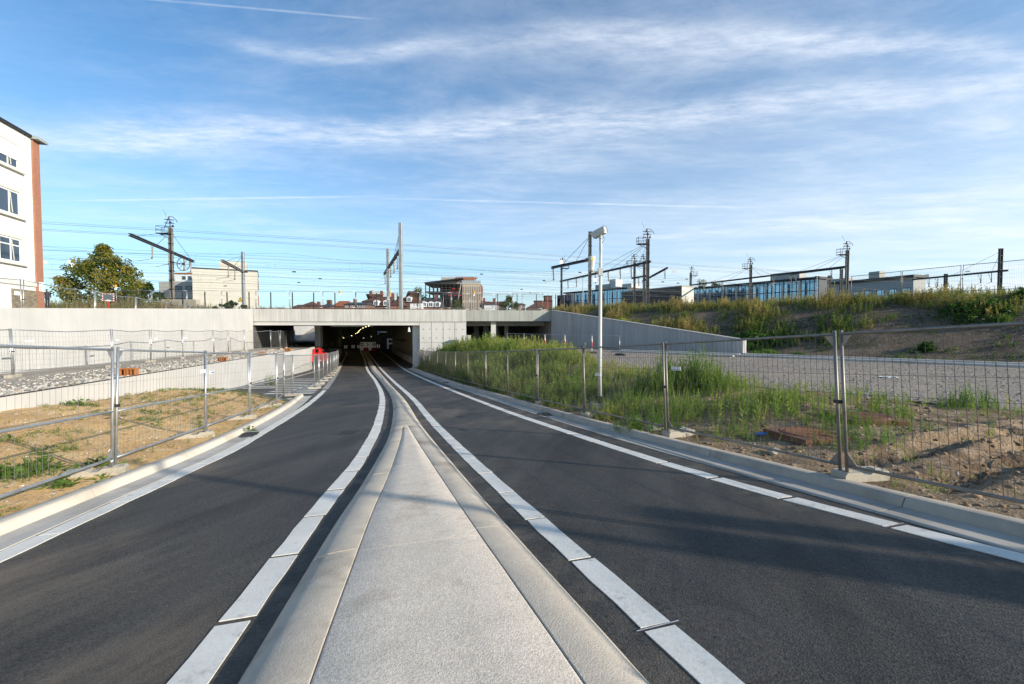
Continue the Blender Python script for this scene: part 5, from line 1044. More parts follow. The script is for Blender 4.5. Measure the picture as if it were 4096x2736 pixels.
for k in range(4): MB().bar((-.93 * math.cos(k * PI / 4), 0, -.93 * math.sin(k * PI / 4)), (.93 * math.cos(k * PI / 4), 0, .93 * math.sin(k * PI / 4)), .04, .04).build('spoke', BLACK, wt)
MB().bar((0, 0, 0), (-2.0, .2, .3), .1, .1).build('arm', MASTD, wt)
mast('plain galvanised pole with short slanting arm before the beige wall', *PX(244.3, 78), 12.9, ((*PX(223.5, 65), 9.5), (*PX(244.3, 78), 9.5)), False, MASTL, (.25, .55), (.1, .5), .42, True)
mast('tallest plain square pole above the bridge carrying a beam to a lower pole', *PX(401.3, 57), 13.0, ((*PX(400.5, 57.5), 9.7), (*PX(384.8, 83), 9.7)), False, MASTL, (.12, .3, .5, .93), (.2, .35), .42, True)
mast('shorter square grey pole under the far end of the steep beam', *PX(388.7, 73.8), 12.7, None, False, MASTL, (), (), .46, True)
mast('dark plain pole with level beam behind the traffic camera mast', *PX(589.5, 62), 13.0, ((*PX(551.5, 70), 9.15), (*PX(593, 61), 9.15)), False, MASTS, (.05,), (.25, .6), .42)
mast('tall platform mast with beam reaching left, before the brown hall', *PX(647, 76), 16.3, ((*PX(560, 108), 10.9), (*PX(650, 75.5), 10.9)), True, MASTS, (.12, .24, .48, .62, .74, .84), (.35, .62, .75, .9), .5)
mast('rusty platform mast with short arm beside the tall central mast', *PX(634, 103), 16.4, ((*PX(631, 104), 11.2), (*PX(646, 99), 11.2)), True, MASTS, (.5,), (.9,), .45)
mast('second rusty platform mast close behind the tall central mast', *PX(643.5, 100), 15.9, ((*PX(642, 101), 10.2), (*PX(667, 94), 12.3)), True, MASTS, (.9,), (.3,), .45)
mast('slim dark platform mast at the left end of the long beam', *PX(561.3, 108), 16.4, None, True, MASTS, (), (), .45, side=1)
mast('slim platform mast standing before the right-hand glass building', *PX(690, 125), 16.6, None, True, MASTS, (), (), .5, side=1)
mast('middle platform mast with stay wires fanning over the long beam at the right', *PX(749.7, 107), 16.3, ((*PX(690, 125), 11.6), (*PX(845.5, 87), 11.6)), True, MASTS, (.12, .27, .62, .72, .93), (.15, .3, .55, .62, .75), .5)
mast('dark platform mast at the right end of the long beam', *PX(845.5, 87), 16.3, ((*PX(843, 87.6), 11.5), (*PX(790, 98), 11.5)), True, MASTS, (.9,), (.3, .6, .95), .5)
mast('dark pole on the right with long low beam above the weeds', *PX(998, 88), 15.2, ((*PX(911, 103), 10.8), (*PX(1006, 86.5), 10.8)), False, MASTD, (.2, .3, .75, .85), (.45, .85), .55)
mast('short dark pole right of the pale office, under the low beam', *PX(944, 103), 12.1, None, False, MASTD, (), (), .55); mast('short dark pole left of the platform mast by the pale office', *PX(828, 100), 11.4, None, False, MASTS, (), (), .5); mast('plain dark pole just left of the dark platform mast', *PX(840, 100), 12.8, None, False, MASTS, (), (), .5)
# lamp posts along the platforms
for u, v, y in ((583, 277.5, 100), (817, 276.5, 98), (773, 283.5, 100)):
    p = at(u, v, y); t_ = thing('lamp_post', 'slim pale platform lamp post with flat square head before the glass buildings', 'lamp post', (p.x, p.y, GZ), 0, 'platform lamp posts'); MB().tube([(0, 0, 0), (0, 0, p.z - GZ)], .11, 8, .08).build('pole', WHITEP, t_); MB().box(-.35, .5, -.2, .2, p.z - GZ, p.z - GZ + .12).build('head', GRY, t_)
# wires along the tracks
def cat_line(n, zc, zm, label='pair of thin overhead wires with droppers spanning the tracks', span=46., sh=0., r=.013):
    t_ = thing('overhead_line', label, 'cable', tuple(NV * n + Vector((0, 0, zc))), 0, 'overhead wires above the tracks'); mw = MB(); dr = MB()
    w0, w1 = -190., 330.; pts = []; cnt = int((w1 - w0) / span)
    for k in range(cnt):
        for q_ in np.linspace(0, 1, 9)[: -1]: w = w0 + (k + q_) * span + sh; pts.append((w, zm - zc - 4 * (zm - zc) * .62 * q_ * (1 - q_)))
        for q_ in (.2, .4, .6, .8): w = w0 + (k + q_) * span + sh; dr.tube([TV * w, TV * w + Vector((0, 0, (zm - zc) * (1 - 4 * .62 * q_ * (1 - q_))))], r * .6, 3, cap=False)
    mw.tube([TV * w + Vector((0, 0, z)) for w, z in pts], r, 4).build('messenger_wire', CABLE, t_); MB().tube([TV * (w0 + sh), TV * (w1 + sh - span)], r * .9, 4).build('contact_wire', CABLE, t_); stuff(dr.build('droppers', CABLE, t_))
for k, n in enumerate((63, 67.5, 71.5, 76, 80, 84.5, 89, 93.5, 98, 102.5, 107, 112)): cat_line(n, 7.5 + .35 * (k % 3), 9.2 + .3 * (k % 2), sh=(k * 17) % 40)
for k, (n, z) in enumerate(((73, 12.6), (73.5, 12.9), (83, 13.6), (96, 12.6), (97, 13.2), (109, 12.4), (88, 11.4), (66, 10.6))):
    o = MB().tube([TV * w + NV * n + Vector((0, 0, z + .25 * math.cos(w / 30))) for w in np.linspace(-190, 320, 60)], .016 if k % 2 else .022, 4).build('feeder_cable', CABLE, None, False, True); tag(o, 'single heavier feeder cable strung high above the tracks', 'cable', 'feeder cables above the tracks')
# insulator discs and small plates hanging on the wires
for k in range(26):
    n = random.choice((67.5, 76, 84.5, 93.5, 102.5)); w = random.uniform(-45, 110); p = NV * n + TV * w + Vector((0, 0, 8.0 + random.random() * 1.3)); o = MB().lathe([(.02, -.28), (.09, -.24), (.09, .24), (.02, .28)], 8).build('insulator', IRON); o.location = p; o.rotation_euler = (PI / 2, 0, math.atan2(TV.y, TV.x) - PI / 2); tag(o, 'small dark insulator in the overhead wires', 'insulator', 'insulators in the overhead wires')
for u, v in ((70, 262), (102.5, 271.5), (73.5, 265.5), (44.8, 262.5), (561.5, 262), (674, 271.5), (595, 280)):
    p = at(u, v, 74); o = MB().box(-.33, .33, -.015, .015, -.24, .24).build('wire_sign', WHITE); o.location = p; o.rotation_euler = (0, R(random.uniform(-15, 15)), R(random.uniform(-30, 30))); tag(o, 'small white marker plate hanging from the overhead wires', 'sign', 'marker plates on the overhead wires')
# concrete blocks and warning sign by the rail fence, sign board at the street
for k, u in enumerate((166.8, 179.8, 192)):
    p = at(u, 305, 58); o = MB().bbox(-.85, .85, -.4, .4, 0, 1.6, .06).build('concrete_block', BLOCK); o.location = (p.x, 58, GZ); tag(o, 'weathered upright concrete block beside the tall mast foot', 'block', 'concrete blocks at the mast foot')
p = at(240.3, 299.5, 51); t_ = thing('warning_sign', 'small yellow triangular warning sign on the bridge fence', 'sign', (p.x, 51, p.z)); MB().xprism([(-.3, -.25), (.3, -.25), (0, .28)], -.02, 0).build('border', BLACK, t_); MB().xprism([(-.23, -.21), (.23, -.21), (0, .2)], -.03, -.021).build('plate', plain('sign_yellow', (.75, .55, .03), .5, obj=True), t_); MB().box(-.02, .02, -.035, -.031, -.1, .08).build('bolt_mark', BLACK, t_)
yb = 36.; p = at(108.5, 300, yb); t_ = thing('road_mirror', 'rectangular street mirror with red and white striped frame behind the tall wall', 'mirror', (p.x, yb, .05), R(12)); t_.scale = (.65, .65, .65); zz = (at(108.5, 297.3, yb).z - .05) / .65
MB().box(-.05, .05, .0, .08, 0, zz).build('post', RED, t_); MB().box(-.52, .52, -.06, 0, zz - .36, zz + .36).build('mirror', glass('mirror_glass', (.10, .13, .14)), t_)
for k in range(9):
    for zz2 in (zz - .46, zz + .36): MB().box(-.62 + k * .138, -.62 + (k + 1) * .138 - .004, -.075, -.0, zz2, zz2 + .1).build('frame_block', RED if k % 2 else WHITE, t_)
for k in range(5):
    for xx in (-.62, .52): MB().box(xx, xx + .1, -.075, 0, zz - .355 + k * .142, zz - .355 + (k + 1) * .142 - .004).build('frame_block', WHITE if k % 2 else RED, t_)

# ================================================================== PERSON on the street behind the wall
def person(x, y, z, h):
    k = h / 1.75
    J = {'pel': (0, 0, .95), 'sp': (0, 0, 1.2), 'ch': (0, -.01, 1.38), 'nk': (0, 0, 1.5), 'hd': (0, -.02, 1.62), 'ls': (-.19, 0, 1.42), 'le': (-.25, .02, 1.14), 'lh': (-.24, -.06, .90), 'rs': (.19, 0, 1.42), 're': (.25, .03, 1.14), 'rh': (.24, -.05, .90), 'lk': (-.10, -.04, .5), 'la': (-.11, .04, .08), 'lf': (-.12, -.12, .04), 'rk': (.10, .02, .5), 'ra': (.11, .12, .1), 'rf': (.12, -.04, .04), 'lhip': (-.09, 0, .9), 'rhip': (.09, 0, .9)}
    R_ = {'pel': .15, 'sp': .14, 'ch': .17, 'nk': .06, 'hd': .095, 'ls': .075, 'le': .05, 'lh': .035, 'rs': .075, 're': .05, 'rh': .035, 'lk': .065, 'la': .045, 'lf': .04, 'rk': .065, 'ra': .045, 'rf': .04, 'lhip': .1, 'rhip': .1}
    E_ = [('pel', 'sp'), ('sp', 'ch'), ('ch', 'nk'), ('nk', 'hd'), ('ch', 'ls'), ('ls', 'le'), ('le', 'lh'), ('ch', 'rs'), ('rs', 're'), ('re', 'rh'), ('pel', 'lhip'), ('lhip', 'lk'), ('lk', 'la'), ('la', 'lf'), ('pel', 'rhip'), ('rhip', 'rk'), ('rk', 'ra'), ('ra', 'rf')]
    n = list(J); me = bpy.data.meshes.new('person'); me.from_pydata([Vector(J[a]) * k for a in n], [(n.index(a), n.index(b)) for a, b in E_], [])
    me.materials.append(plain('dark_clothes', (.02, .022, .03), .9, obj=True)); o = link('person', me, None, (x, y, z)); o.rotation_euler = (0, 0, R(70))
    sk = o.modifiers.new('skin', 'SKIN'); o.modifiers.new('sub', 'SUBSURF').levels = 2; o.modifiers['sub'].render_levels = 2
    for i, a in enumerate(n): me.skin_vertices[0].data[i].radius = (R_[a] * k,) * 2; me.skin_vertices[0].data[i].use_root = (a == 'pel')
    tag(o, 'person in dark jacket walking past the red brick pilaster, head and shoulders above the grass', 'person')
    MB().lathe([(.02, 1.60), (.085, 1.57), (.105, 1.64), (.10, 1.71), (.06, 1.75), (.01, 1.765)], 12).build('hair', plain('dark_hair', (.012, .010, .009), .7, obj=True), o).location = (0, .03, 0); MB().lathe([(.01, -.10), (.05, -.08), (.065, 0), (.05, .07), (.01, .09)], 10).build('face', plain('skin_tone', (.42, .25, .18), .6, obj=True), o).location = (0, -.055, 1.62 * k)
p = at(47.3, 295, 44); person(p.x, 44, p.z - 1.2, 1.75)

# ================================================================== VEGETATION
def merge(name, parts, mat):
    """parts: list of (verts (n,V,3), faces (F,3), tint (n,)) -> one mesh with a tint attribute"""
    V = []; F = []; T = []; b = 0
    for vs, fs, ti in parts:
        n, k, _ = vs.shape
        if n == 0: continue
        V.append(vs.reshape(-1, 3)); F.append((fs[None] + (np.arange(n) * k)[:, None, None] + b).reshape(-1, 3)); T.append(np.repeat(ti, k) if ti.ndim == 1 else ti.reshape(-1)); b += n * k
    V = np.concatenate(V).astype(np.float32); F = np.concatenate(F).astype(np.int32); T = np.concatenate(T).astype(np.float32)
    me = bpy.data.meshes.new(name); me.vertices.add(len(V)); me.vertices.foreach_set('co', V.ravel()); me.loops.add(F.size); me.loops.foreach_set('vertex_index', F.ravel()); me.polygons.add(len(F)); me.polygons.foreach_set('loop_start', np.arange(0, F.size, 3, dtype=np.int32))
    a = me.attributes.new('tint', 'FLOAT', 'POINT'); a.data.foreach_set('value', T); me.materials.append(mat); me.update(calc_edges=True); return me
def leafset(P, D, L, Wd, droop=.0):
    """diamond leaves at P along D"""
    D = D / np.linalg.norm(D, axis=1, keepdims=True); U = np.cross(D, rng.normal(size=D.shape)); U /= np.linalg.norm(U, axis=1, keepdims=True) + 1e-9
    L = L[:, None]; Wd = Wd[:, None]; mid = P + D * L * .45; tip = P + D * L; tip[:, 2] -= droop * L[:, 0]
    return np.stack([P, mid + U * Wd, tip, mid - U * Wd], 1).reshape(-1, 3)
def faces4(n): i = np.arange(n)[:, None] * 4; return np.concatenate([i + np.array([0, 1, 2]), i + np.array([0, 2, 3])], 0)
def t_weed(nl=26, width=.34, up=.9, tall=1., lw=.030, plume=0, stems=1):
    """upright leafy weed, height 1; plume adds a feathery tip with tint offset"""
    P = []; D = []; L = []; Wd = []; tn = []
    for s in range(stems):
        base = rng.normal(size=2) * .03 * (stems > 1); leanv = rng.normal(size=2) * (.06 + .12 * (stems > 1)); hh = 1 if s == 0 else rng.uniform(.6, .95)
        n = nl // stems
        for i in range(n):
            q = (i + .5 + rng.uniform(-.3, .3)) / n; h = (.06 + .94 * q) * hh; a = rng.uniform(0, 2 * PI)
            P.append((base[0] + leanv[0] * h, base[1] + leanv[1] * h, h)); D.append((math.cos(a), math.sin(a), up * rng.uniform(.5, 1.6) + q)); L.append(width * (1.15 - .85 * q) * rng.uniform(.6, 1.25)); Wd.append(lw * rng.uniform(.7, 1.3) * (1.2 - .6 * q)); tn.append(0.)
        P.append((base[0], base[1], 0)); D.append((leanv[0], leanv[1], 1)); L.append(hh * 1.02); Wd.append(.006); tn.append(.06)
        for i in range(plume):
            h = hh * rng.uniform(.72, 1.06); a = rng.uniform(0, 2 * PI); P.append((base[0] + leanv[0] * h, base[1] + leanv[1] * h, h)); D.append((math.cos(a), math.sin(a), 1.1)); L.append(rng.uniform(.05, .12)); Wd.append(.02); tn.append(.45)
    v = leafset(np.array(P), np.array(D), np.array(L), np.array(Wd), .08); return v, faces4(len(P)), np.repeat(np.array(tn), 4)
def t_grass(nb=9, spread=.5, w=.012):
    P = np.zeros((nb, 3)); P[:, :2] = rng.normal(size=(nb, 2)) * .06; a = rng.uniform(0, 2 * PI, nb); D = np.stack([np.cos(a) * spread, np.sin(a) * spread, np.ones(nb)], 1) * 1.; v = leafset(P, D, rng.uniform(.6, 1.1, nb), np.full(nb, w), .12); return v, faces4(nb), np.zeros(nb * 4)
def t_rosette(nl=14):
    P = np.zeros((nl, 3)); P[:, 2] = rng.uniform(0, .7, nl); P[:, :2] = rng.normal(size=(nl, 2)) * .2; a = rng.uniform(0, 2 * PI, nl); D = np.stack([np.cos(a), np.sin(a), rng.uniform(.2, 1.2, nl)], 1); v = leafset(P, D, rng.uniform(.35, .7, nl), rng.uniform(.07, .13, nl), .2); return v, faces4(nl), np.zeros(nl * 4)
def scatter(name, pts, hts, temps, mat, tint, wide=1., tvar=.1, leanx=0.):
    pts = np.asarray(pts, float); n = len(pts); hts = np.asarray(hts, float); tint = np.broadcast_to(np.asarray(tint, float), n); k = rng.integers(0, len(temps), n); parts = []
    for i, (v, f, tn) in enumerate(temps):
        s = np.where(k == i)[0]; m = len(s)
        if m == 0: continue
        a = rng.uniform(0, 2 * PI, m); ca, sa = np.cos(a), np.sin(a); h = hts[s]; w = h * wide * rng.uniform(.8, 1.25, m)
        lx = rng.normal(size=m) * .10 + leanx; ly = rng.normal(size=m) * .10
        X = (v[None, :, 0] * ca[:, None] - v[None, :, 1] * sa[:, None]) * w[:, None] + v[None, :, 2] * (lx * h)[:, None]; Y = (v[None, :, 0] * sa[:, None] + v[None, :, 1] * ca[:, None]) * w[:, None] + v[None, :, 2] * (ly * h)[:, None]; Z = v[None, :, 2] * h[:, None]
        vs = np.stack([X, Y, Z], 2) + pts[s][:, None, :]; ti = np.clip(tint[s] + rng.normal(size=m) * tvar, 0, 1)[:, None] + tn[None, :]; parts.append((vs, f, np.clip(ti, 0, 1)))
    return merge(name, parts, mat)
LEAF = leaf_mat('weed_leaf', [(0, (.046, .108, .020)), (.3, (.115, .190, .040)), (.55, (.225, .255, .07)), (.8, (.35, .31, .10)), (1, (.40, .32, .14))], .45)
LEAFD = leaf_mat('crest_weed_leaf', [(0, (.026, .070, .016)), (.3, (.085, .14, .030)), (.5, (.18, .185, .052)), (.72, (.26, .20, .08)), (.9, (.33, .24, .12)), (1, (.37, .27, .14))], .42)
TW = [t_weed(26, .30, .9) for _ in range(7)] + [t_weed(34, .26, 1.1, stems=2) for _ in range(3)]
TP = [t_weed(20, .22, 1.2, plume=10) for _ in range(6)] + [t_weed(24, .2, 1.2, plume=8, stems=2) for _ in range(4)]
TWF = [t_weed(66, .20, 1.2, lw=.011, stems=3) for _ in range(6)] + [t_weed(54, .17, 1.4, lw=.010, stems=2) for _ in range(4)]
TG = [t_grass() for _ in range(6)]; TGB = [t_grass(14, .35, .009) for _ in range(5)]; TR = [t_rosette() for _ in range(6)]
def place(xy, zf): return np.array([(x, y, float(zf(x, y))) for x, y in xy])
# --- dense green weeds on the bank between the right-hand fence and the gravel yard
pts = []; hs = []; tn = []
N_ = 0
while len(pts) < 6600:
    s = rng.uniform(6, 51) if rng.random() < .8 else rng.uniform(14, 34); t = float(RK(s)) + .42 + rng.random() ** 1.1 * 7.0
    x, y = XY(s, t); d = t - float(RK(s)); e = float(GE(s)) - t
    cl = .5 + .5 * float(fnoise(x, y, 6, ((.55, 1), (1.3, .6))))
    dens = float(smooth((s - 11.5) / 5)) * (1 if d < 5.4 else .75) + .8 * float(smooth((s - 7.2) / 2)) * float(smooth((cl - .47) / .2))
    dens *= float(smooth((e + .4) / 1.3)); dens *= .35 + .9 * float(smooth((cl - .25) / .4))
    if (x - cx) ** 2 + (y - cy) ** 2 < 1.2 and rng.random() < .8: continue
    if rng.random() > dens: continue
    far = float(smooth((s - 18) / 10)); h = (.44 + .56 * far) * rng.uniform(.55, 1.25) * (.7 + .6 * cl); h *= .55 + .45 * float(smooth(d / 1.2))
    pts.append((x, y, float(right_surface(x, y)) - .02)); hs.append(h); tn.append(.38 + .24 * (1 - cl) + .16 * float(smooth((d - 4) / 2)))
stuff(link('weed_bank', scatter('weed_bank', pts, hs, TW[:5] + TWF, LEAF, tn, 1.0, .12)))
# --- single bushy weed clumps that stand out nearer the viewer
def clump(label, x, y, r, h, n, tint, mat=LEAF, temps=TWF, name='weed_bush', zf=right_surface, wide=.9, group=None):
    a = rng.uniform(0, 2 * PI, n); q = np.sqrt(rng.random(n)) * r; xy = np.stack([np.cos(a) * q, np.sin(a) * q * .8], 1); hh = h * (1.15 - .75 * (q / r) ** 2) * rng.uniform(.6, 1.1, n)
    z0 = float(zf(x, y)); P_ = np.array([(u, v, float(zf(x + u, y + v)) - z0 - .03) for u, v in xy]); o = link(name, scatter(name, P_, hh, temps, mat, tint, wide, .1), None, (x, y, z0)); return tag(o, label, 'weeds', group)
clump('tall bright green weed bush behind the right-hand fence by the camera mast', *onz(662, 395, -2.25).xy, 1.25, 1.25, 150, .33)
clump('tall leafy green weed bush behind the fence, right of the bushy one near the mast', *onz(697, 393, -2.15).xy, 1.0, 1.35, 120, .36)
clump('low spreading weed clump under the leaning fence joint', *onz(648, 424, -2.3).xy, .9, .6, 80, .28)
clump('yellowish young weeds against the right-hand fence foot', *XY(11.3, 6.35), .55, .62, 40, .62)
clump('green weeds grown round the rusty manhole covers', 6.25, 8.3, .9, .42, 90, .25, temps=TWF)
clump('green weeds between the two rusty manhole covers', 6.9, 9.6, .7, .45, 70, .28, temps=TWF)
clump('green weed bush at the edge of the gravel yard', *onz(965, 408, -2.0).xy, .75, .62, 80, .27)
clump('feathery weed clump on bare soil behind the right fence', *onz(885, 414, -2.0).xy, .6, .5, 60, .33)
clump('loose weeds along the gravel edge beyond the manhole covers', *onz(850, 400, -2.0).xy, 1.3, .45, 100, .42)
for lab, u, v, r, h, n in (('loose feathery weeds on the bank right of the camera mast', 625, 398, .9, .7, 90), ('feathery weeds low on the bank before the tall bushes', 680, 412, 1.1, .75, 120), ('pale green weeds right of the tall bushes', 725, 398, 1.0, .6, 90), ('thin weeds along the fence before the bottle', 735, 432, .9, .4, 70), ('weeds on the bare soil left of the manhole covers', 775, 408, 1.1, .45, 90), ('short weeds behind the nearest fence joint', 900, 436, .8, .3, 60)):
    clump(lab, *onz(u, v, -2.2).xy, r, h, n, .38)
clump('small weeds at the foot of the right-hand fence post', *XY(4.0, 6.75), .4, .25, 24, .35)
clump('bright weeds along the kerb back under the weathered fence', *XY(17.2, 6.1), .7, .7, 60, .3)
# sparse sprigs on the bare soil
pts = []; hs = []
for _ in range(1500):
    s = rng.uniform(1.2, 15); t = float(RK(s)) + .5 + rng.random() * 8.5; x, y = XY(s, t); cl = float(fnoise(x, y, 6, ((.55, 1), (1.3, .6))))
    if rng.random() < (.10 if s < 5 else .25) + .55 * (cl > .1) * (s > 4.2): pts.append((x, y, float(right_surface(x, y)) - .01)); hs.append(rng.uniform(.10, .34))
stuff(link('soil_sprigs', scatter('soil_sprigs', pts, hs, TWF + TG[:3], LEAF, .42, .9, .14)))
pts = []; hs = []
for _ in range(420):
    s = rng.uniform(5, 50); t = float(GE(s)) + rng.normal() * .55; x, y = XY(s, t); pts.append((x, y, max(float(right_surface(x, y)), float(gravel_z(x, y))) - .01)); hs.append(rng.uniform(.12, .42))
stuff(link('gravel_edge_weeds', scatter('gravel_edge_weeds', pts, hs, TW, LEAF, .55, .9, .14)))
# --- sandy verge on the left: scattered low tufts and a few leafy plants
pts = []; hs = []
for _ in range(5200):
    s = rng.uniform(-2, 29.5); tw = float(lv(s)[-1]); t0 = float(lv(s)[0]); t = t0 + (tw - t0) * rng.random(); x, y = XY(s, t); cl = float(fnoise(x, y, 12, ((.7, 1), (1.9, .7))))
    if rng.random() < .11 + .5 * (cl > .22) + .35 * float(smooth((s - 14) / 10)): pts.append((x, y, float(left_surface(x, y)) - .01)); hs.append(rng.uniform(.06, .21))
stuff(link('verge_tufts', scatter('verge_tufts', pts, hs, TG + TWF[:4] + TG + TR[:2], LEAF, .46, 1.4, .22)))
for i, (u, v, r, h) in enumerate(((20, 478, .42, .45), (37, 470, .30, .35), (78, 405, .45, .32), (89, 406, .3, .28), (60, 487, .2, .25), (100, 466, .25, .3), (147, 420, .22, .25), (270, 385, .45, .95), (66, 450, .2, .22), (118, 425, .2, .2), (250, 430, .2, .2))):
    p = onz(u, v, -2.4); 
    for _ in range(4): p = onz(u, v, float(left_surface(p.x, p.y)))
    clump(('leafy green weed on the sandy verge beside the bright fence', 'taller weed growing at the end of the low white wall')[h > .9], p.x, p.y, r, h, 34 if i < 2 else 18, .22 if i < 2 else .32, LEAF, TWF + TR[:2] if h < .9 else TWF, 'verge_weed', left_surface, 1.1, None if h > .9 else 'leafy weeds on the sandy verge')
# --- embankment: tall mixed weeds along the crest and down behind the grey wall, sparse tufts on the bare slope
pts = []; hs = []; tn = []; pts2 = []; hs2 = []
while len(pts) < 11500:
    a = rng.uniform(-26, 34); d = rng.uniform(.3, 17); dw = -a * .381 if a < 0 else 0
    if d < dw + .55: continue
    x, y = emb_xy(a, d); cl = float(fnoise(x, y, 14, ((.5, 1), (1.1, .7), (2.2, .4))))
    lim = min(5.4 + 1.6 * float(smooth(a / 9)), .5 + a * .72) + .7 * math.sin(a * .9) + .5 * math.sin(a * 2.3) if a > .8 else dw + .5
    dens = float(smooth((d - lim) / 1.0)) * (1.0 if d < 12.5 else .4) * (.45 + .55 * float(smooth((cl + .9) / .8)))
    if rng.random() > dens: continue
    pts.append((x, y, float(emb_z(a, d)) - .03)); hs.append(rng.uniform(.22, .80) * (.85 + .6 * cl)); tn.append(.36 + .36 * cl + .16 * float(smooth((d - 7) / 5)) - (.34 * float(smooth((6 - abs(a - 2)) / 4)) if d < 7 else 0))
stuff(link('crest_weeds', scatter('crest_weeds', pts, hs, TP[:6] + TW[:3] + TWF[:5], LEAFD, tn, 1.35, .13)))
for _ in range(3600):
    a = rng.uniform(1, 34); d = rng.uniform(.2, 7.5); x, y = emb_xy(a, d); cl = float(fnoise(x, y, 17, ((.6, 1), (1.5, .7))))
    if cl > .05 and rng.random() < .7: pts2.append((x, y, float(emb_z(a, d)) - .02)); hs2.append(rng.uniform(.12, .38))
stuff(link('slope_tufts', scatter('slope_tufts', pts2, hs2, TW + TR, LEAFD, .16, 1.1, .1)))
ez = lambda x, y: float(emb_z((x - TO.x) * TA.x + (y - TO.y) * TA.y, (x - TO.x) * TD.x + (y - TO.y) * TD.y))
for lab, a, d, r, h, n, ti, tp_ in (('yellow flowering bush above the coping of the grey wall', -12.5, 5.7, .9, .8, 120, .62, TR), ('russet-brown dock plant behind the grey wall', -14.5, 6.9, .7, .9, 70, .93, TP), ('dark reddish dock plant near the pole on the crest', -19.5, 8.3, .6, 1., 60, .95, TP), ('dense dark green bush at the low end of the grey wall', -.2, 3.4, 2.0, .9, 300, .05, TR + TW), ('dark green bush on the upper slope under the crest', 12, 7.6, 2.2, .7, 260, .10, TR + TW), ('bright green low plants at the embankment foot behind the wall end', 1.0, 1.0, 1.1, .45, 140, .22, TR + TW), ('dry straw-coloured grass stand on the crest slope', 18, 8.3, 2., 1.1, 130, .98, TGB), ('tall plumed weed stalk standing above the crest weeds', 3.5, 11.5, .25, 1.6, 12, .7, TP), ('round dark tuft halfway up the bare slope', 9.5, 3.0, .45, .5, 60, .03, TR), ('vivid green tuft on the bare slope', 13, 6.2, .5, .55, 60, .26, TW), ('bushy weeds on the crest at the right end', 22, 10, 1.6, 1.3, 160, .35, TP + TW), ('light green tuft on the crest among brown weeds', 14.5, 9.8, .8, .7, 70, .27, TR)):
    x, y = emb_xy(a, d); clump(lab, x, y, r, h, n, ti, LEAFD if 'yellow' not in lab and 'bright' not in lab and 'vivid' not in lab else LEAF, tp_, 'weed_bush' if tp_ is not TGB else 'grass_clump', ez)
# --- dry grass behind the tall wall and weeds along the bridge top
pts = []; hs = []; tn = []
for _ in range(2600):
    x = rng.uniform(-64, -33); y = rng.uniform(45.5, 52); pts.append((x, y, .1 + 1.85 * min(1, (y - 45) / 6))); hs.append(rng.uniform(.7, 1.7) * (1 if x < -38 else .6)); tn.append(.72 + .2 * math.sin(x * .8))
stuff(link('dry_grass', scatter('dry_grass', pts, hs, TGB + TP[:2], LEAFD, tn, .55, .1)))
pts = []; hs = []
for _ in range(500):
    k = rng.random(); x, y = DP(-.12 + 1.15 * k, rng.uniform(1.2, 4)); pts.append((x, y, GZ)); hs.append(rng.uniform(.12, .40) * (1.6 if .02 < k < .2 else 1))
stuff(link('bridge_weeds', scatter('bridge_weeds', pts, hs, TW + TGB, LEAFD, .45, .9, .2)))
# --- stones: crushed rock on the ledge and strewn on the gravel yard
def stones(name, pts, sz, mat_):
    T_ = []
    for _ in range(6):
        bm = bmesh.new(); bmesh.ops.create_icosphere(bm, subdivisions=1, radius=1.)
        for v in bm.verts: v.co *= random.uniform(.65, 1.2); v.co.z *= .7
        bm.faces.ensure_lookup_table(); T_.append((np.array([v.co[:] for v in bm.verts]), np.array([[q_.index for q_ in f.verts] for f in bm.faces]), np.zeros(len(bm.verts)))); bm.free()
    me = scatter(name, pts, sz, T_, mat_, .5, 1.1, .28); return stuff(link(name, me))
STO = leaf_mat('crushed_stone', [(0, (.22, .20, .17)), (.3, (.36, .33, .29)), (.6, (.46, .43, .38)), (.85, (.56, .53, .47)), (1, (.36, .26, .18))], 0., .9)
STG = leaf_mat('yard_stone', [(0, (.14, .13, .125)), (.5, (.26, .24, .225)), (1, (.40, .37, .34))], 0., .9)
pts = []; sz = []
for _ in range(5200):
    y = 4 + 44 * rng.random() ** 1.5; q_ = rng.random() ** 1.7 * .62; x = float(lowwall_x(y)) - .32 - q_ * (float(lowwall_x(y)) - float(leftwall_x(y)) - .5); pts.append((x, y, float(ledge_z(SofXY(x, y))) + .03)); sz.append(rng.uniform(.03, .085) * (1 if q_ < .3 else .7))
stones('crushed_rock', pts, sz, STO)
pts = []; sz = []
for _ in range(6500):
    s = 2 + 40 * rng.random() ** 1.3; t = float(GE(s)) + rng.random() * 16; x, y = XY(s, t); 
    if (Vector((x, y)) - TO).dot(TD) > -2.3: continue
    pts.append((x, y, float(gravel_z(x, y)) + .005)); sz.append(rng.uniform(.012, .045))
stones('yard_gravel', pts, sz, STG)
pts = []; sz = []
for _ in range(900):
    s = rng.uniform(-1, 28); t = float(lv(s)[0]) + (float(lv(s)[-1]) - float(lv(s)[0])) * rng.random(); x, y = XY(s, t); pts.append((x, y, float(left_surface(x, y)) + .002)); sz.append(rng.uniform(.008, .03))
stones('verge_pebbles', pts, sz, STO)
pts = []; sz = []
for _ in range(1500):
    s = rng.uniform(1, 14); t = float(RK(s)) + .35 + rng.random() * 8; x, y = XY(s, t); pts.append((x, y, float(right_surface(x, y)))); sz.append(rng.uniform(.012, .055))
stones('soil_clods', pts, sz, leaf_mat('soil_clod', [(0, (.14, .09, .05)), (.5, (.25, .17, .10)), (1, (.34, .25, .16))], 0., .95))
